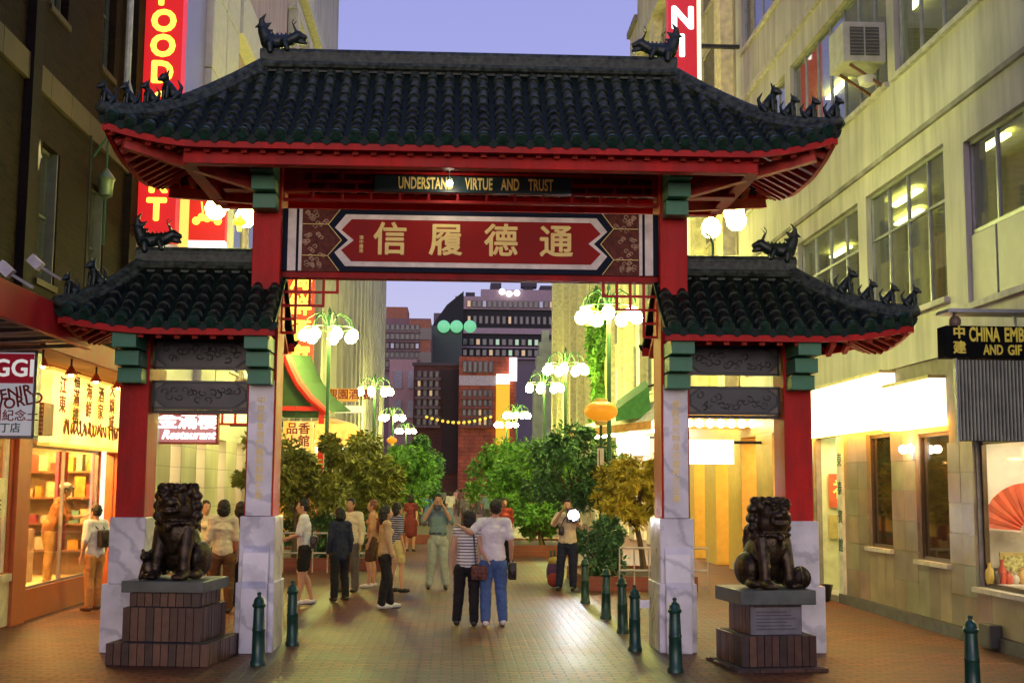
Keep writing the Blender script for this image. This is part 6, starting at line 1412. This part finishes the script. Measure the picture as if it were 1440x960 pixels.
# left group
t, P = person('man in white polo and black shorts with a black bag across his back', gr(427, 850), 268, 1.66, WH, blk, sh_w, 'a', 'short', shorts=.72, arms={'ell': (-.22, .10, 1.13), 'wrl': (-.18, .30, 1.06), 'elr': (.22, .08, 1.12), 'wrr': (.17, .28, 1.05)}, legs={'knl': (-.1, .05, .49), 'anl': (-.1, .08, .085), 'anr': (.1, -.12, .085)}, lean=.03)
bag(t, (-.05, -.14, 1.02), .15, .06, .11, leather, [(-.1, -.12, 1.1), (-.02, -.13, 1.25), (.1, -.05, 1.42), (.12, .06, 1.36)], 'sling_bag', 'black sling bag worn by the man in white polo')
person('person in dark blue jacket and black trousers seen from behind near the railing', gr(477, 845), 330, 1.52, nav, blk, None, 'a', 'bob', sleeve=.9, female=True, lean=.03, long_top=True, vox=.014)
person('man in cream long shirt and grey trousers beneath the olive tree', gr(491, 832), 200, 1.66, WH2, cloth('grey_trousers', (.10, .09, .10)), None, 'b', 'short', sleeve=.9, vox=.014)
t, P = person('person in peach shirt and brown shorts with a red rucksack', gr(523, 826), 275, 1.62, cloth('peach', (.50, .27, .14)), cloth('brown_shorts', (.09, .05, .03)), sh_w, 'a', 'short', shorts=.8, vox=.014, female=True, hairmat=M('hair_brown', (.16, .06, .03), .5, vs=50))
bag(t, (0, -.17, 1.2), .12, .07, .16, cloth('rucksack_red', (.32, .05, .03)), [[(.1, -.12, 1.3), (.11, .02, 1.42), (.1, .1, 1.25)], [(-.1, -.12, 1.3), (-.11, .02, 1.42), (-.1, .1, 1.25)]], 'rucksack', 'red rucksack on the back of the person in peach shirt')
person('long haired woman in beige cardigan and tight black trousers facing the street', gr(540, 855), 75, 1.58, cloth('beige', (.44, .31, .18)), blk, sh_w, 'a', 'long', sleeve=.9, female=True, legs={'anl': (-.08, .12, .085), 'knl': (-.08, .09, .49), 'anr': (.08, -.06, .085)}, arms={'elr': (.19, .02, 1.1), 'wrr': (.19, .10, .86)})
person('woman in navy striped top and pale yellow shorts behind the long haired woman', gr(556, 832), 60, 1.58, stripe2, cloth('pale_yellow', (.58, .50, .22)), None, 'a', 'bob', shorts=.7, female=True, vox=.014)
person('distant person in dark red dress walking by the left trees', gr(577, 775), 20, 1.62, cloth('maroon', (.16, .03, .035)), cloth('maroon', (.16, .03, .035)), None, 'a', 'bob', skirt=True, female=True, vox=.018, long_top=True, sleeve=.3)
person('person in red top half hidden behind the man in jeans', gr(708, 800), 170, 1.62, cloth('red', (.42, .07, .05)), blk, None, 'a', 'bob', female=True, vox=.016)
# by the shops
t, P = person('woman in white blouse and brown trousers behind the cub lion', gr(310, 862), 350, 1.66, cloth('ivory', (.66, .58, .42)), cloth('brown_trousers', (.13, .065, .03)), None, 'a', 'bob', female=True, sleeve=.6)
person('woman in pale blouse facing the street right beside the cub lion', gr(285, 842), 150, 1.62, WH2, blk, None, 'a', 'short', female=True, vox=.014, eyes=True)
person('person in maroon shirt partly hidden by the couplet pillar', gr(335, 852), 20, 1.62, cloth('maroon2', (.14, .02, .03)), blk, None, 'a', 'bob', female=True, vox=.014)
t, P = person('person in white shirt and orange brown trousers looking into the shop window', gr(130, 858), 300, 1.58, WH, cloth('tan_trousers', (.46, .22, .08)), M('shoe_brown', (.15, .07, .03), .6), 'a', 'short')
bag(t, (0, -.17, 1.16), .095, .07, .15, leather, [[(.07, -.12, 1.3), (.10, .02, 1.42), (.09, .1, 1.25)], [(-.07, -.12, 1.3), (-.10, .02, 1.42), (-.09, .1, 1.25)]], 'small_backpack', 'small black backpack on the person in white shirt at the shop window')
hp = Vector((XL-.45, 20.1, .30))
t, P = person('shop worker in brown shirt and white cap leaning forward inside the lit window', hp, 60, 1.60, cloth('brown_shirt', (.28, .12, .05)), cloth('khaki', (.46, .28, .11)), None, 'a', 'short', lean=.20, arms={'elr': (.22, .28, 1.10), 'wrr': (.16, .48, 1.14), 'ell': (-.22, .26, 1.08), 'wrl': (-.15, .46, 1.12)})
c = MB(); h = P['hd']; ell(c, h+Vector((0, -.005, .06)), .092, .108, .07); caps(c, h+Vector((0, .08, .045)), .03, h+Vector((0, .15, .035)), .02, fx=2); blob('cap', c, .01, cloth('cap_white', (.6, .62, .65)), t)
# crowd farther up the street
crowd = [(600, 748, 170, (.05, .14, .42), (.1, .1, .14), 'distant person in bright blue shirt amid the crowd'), (633, 738, 10, (.6, .56, .62), (.25, .22, .3), 'distant person in pale lilac shirt amid the crowd'), (612, 728, 175, (.45, .16, .20), (.1, .08, .1), 'distant person in pink top left of the street opening'),
         (648, 726, 0, (.12, .06, .09), (.05, .05, .06), 'distant person in dark plum clothes amid the crowd'), (660, 733, 190, (.35, .07, .06), (.08, .07, .08), 'distant person in red shirt amid the crowd'), (671, 722, 30, (.5, .5, .2), (.1, .1, .1), 'distant person in pale yellow top amid the crowd'),
         (684, 742, 0, (.12, .17, .26), (.06, .06, .08), 'distant person in slate blue jacket right of the crowd'), (590, 740, 90, (.4, .35, .25), (.08, .06, .06), 'distant person in beige coat beside the left trees'), (642, 716, 180, (.6, .3, .35), (.1, .1, .1), 'farthest person in salmon shirt at the street opening'), (623, 720, 0, (.2, .2, .24), (.06, .06, .07), 'farthest person in grey shirt at the street opening'),
         (566, 758, 200, (.5, .48, .42), (.1, .08, .07), 'distant person in off white shirt by the left planter'), (697, 750, 180, (.10, .20, .14), (.1, .1, .12), 'distant person in green shirt behind the couple'), (655, 750, 350, (.25, .25, .3), (.12, .1, .1), 'distant person in grey blue top right behind the couple')]
for i, (px, py, f, ct_, cb_, lab) in enumerate(crowd):
    person(lab, gr(px, py), f, 1.58+.04*(i % 4), cloth('crowd_top_%d' % i, ct_), cloth('crowd_bot_%d' % i, cb_), None, 'ab'[i % 2], ('short', 'bob')[i % 2], vox=.022, female=bool(i % 2), sleeve=.6)
bpy.data.scenes.remove(WS)
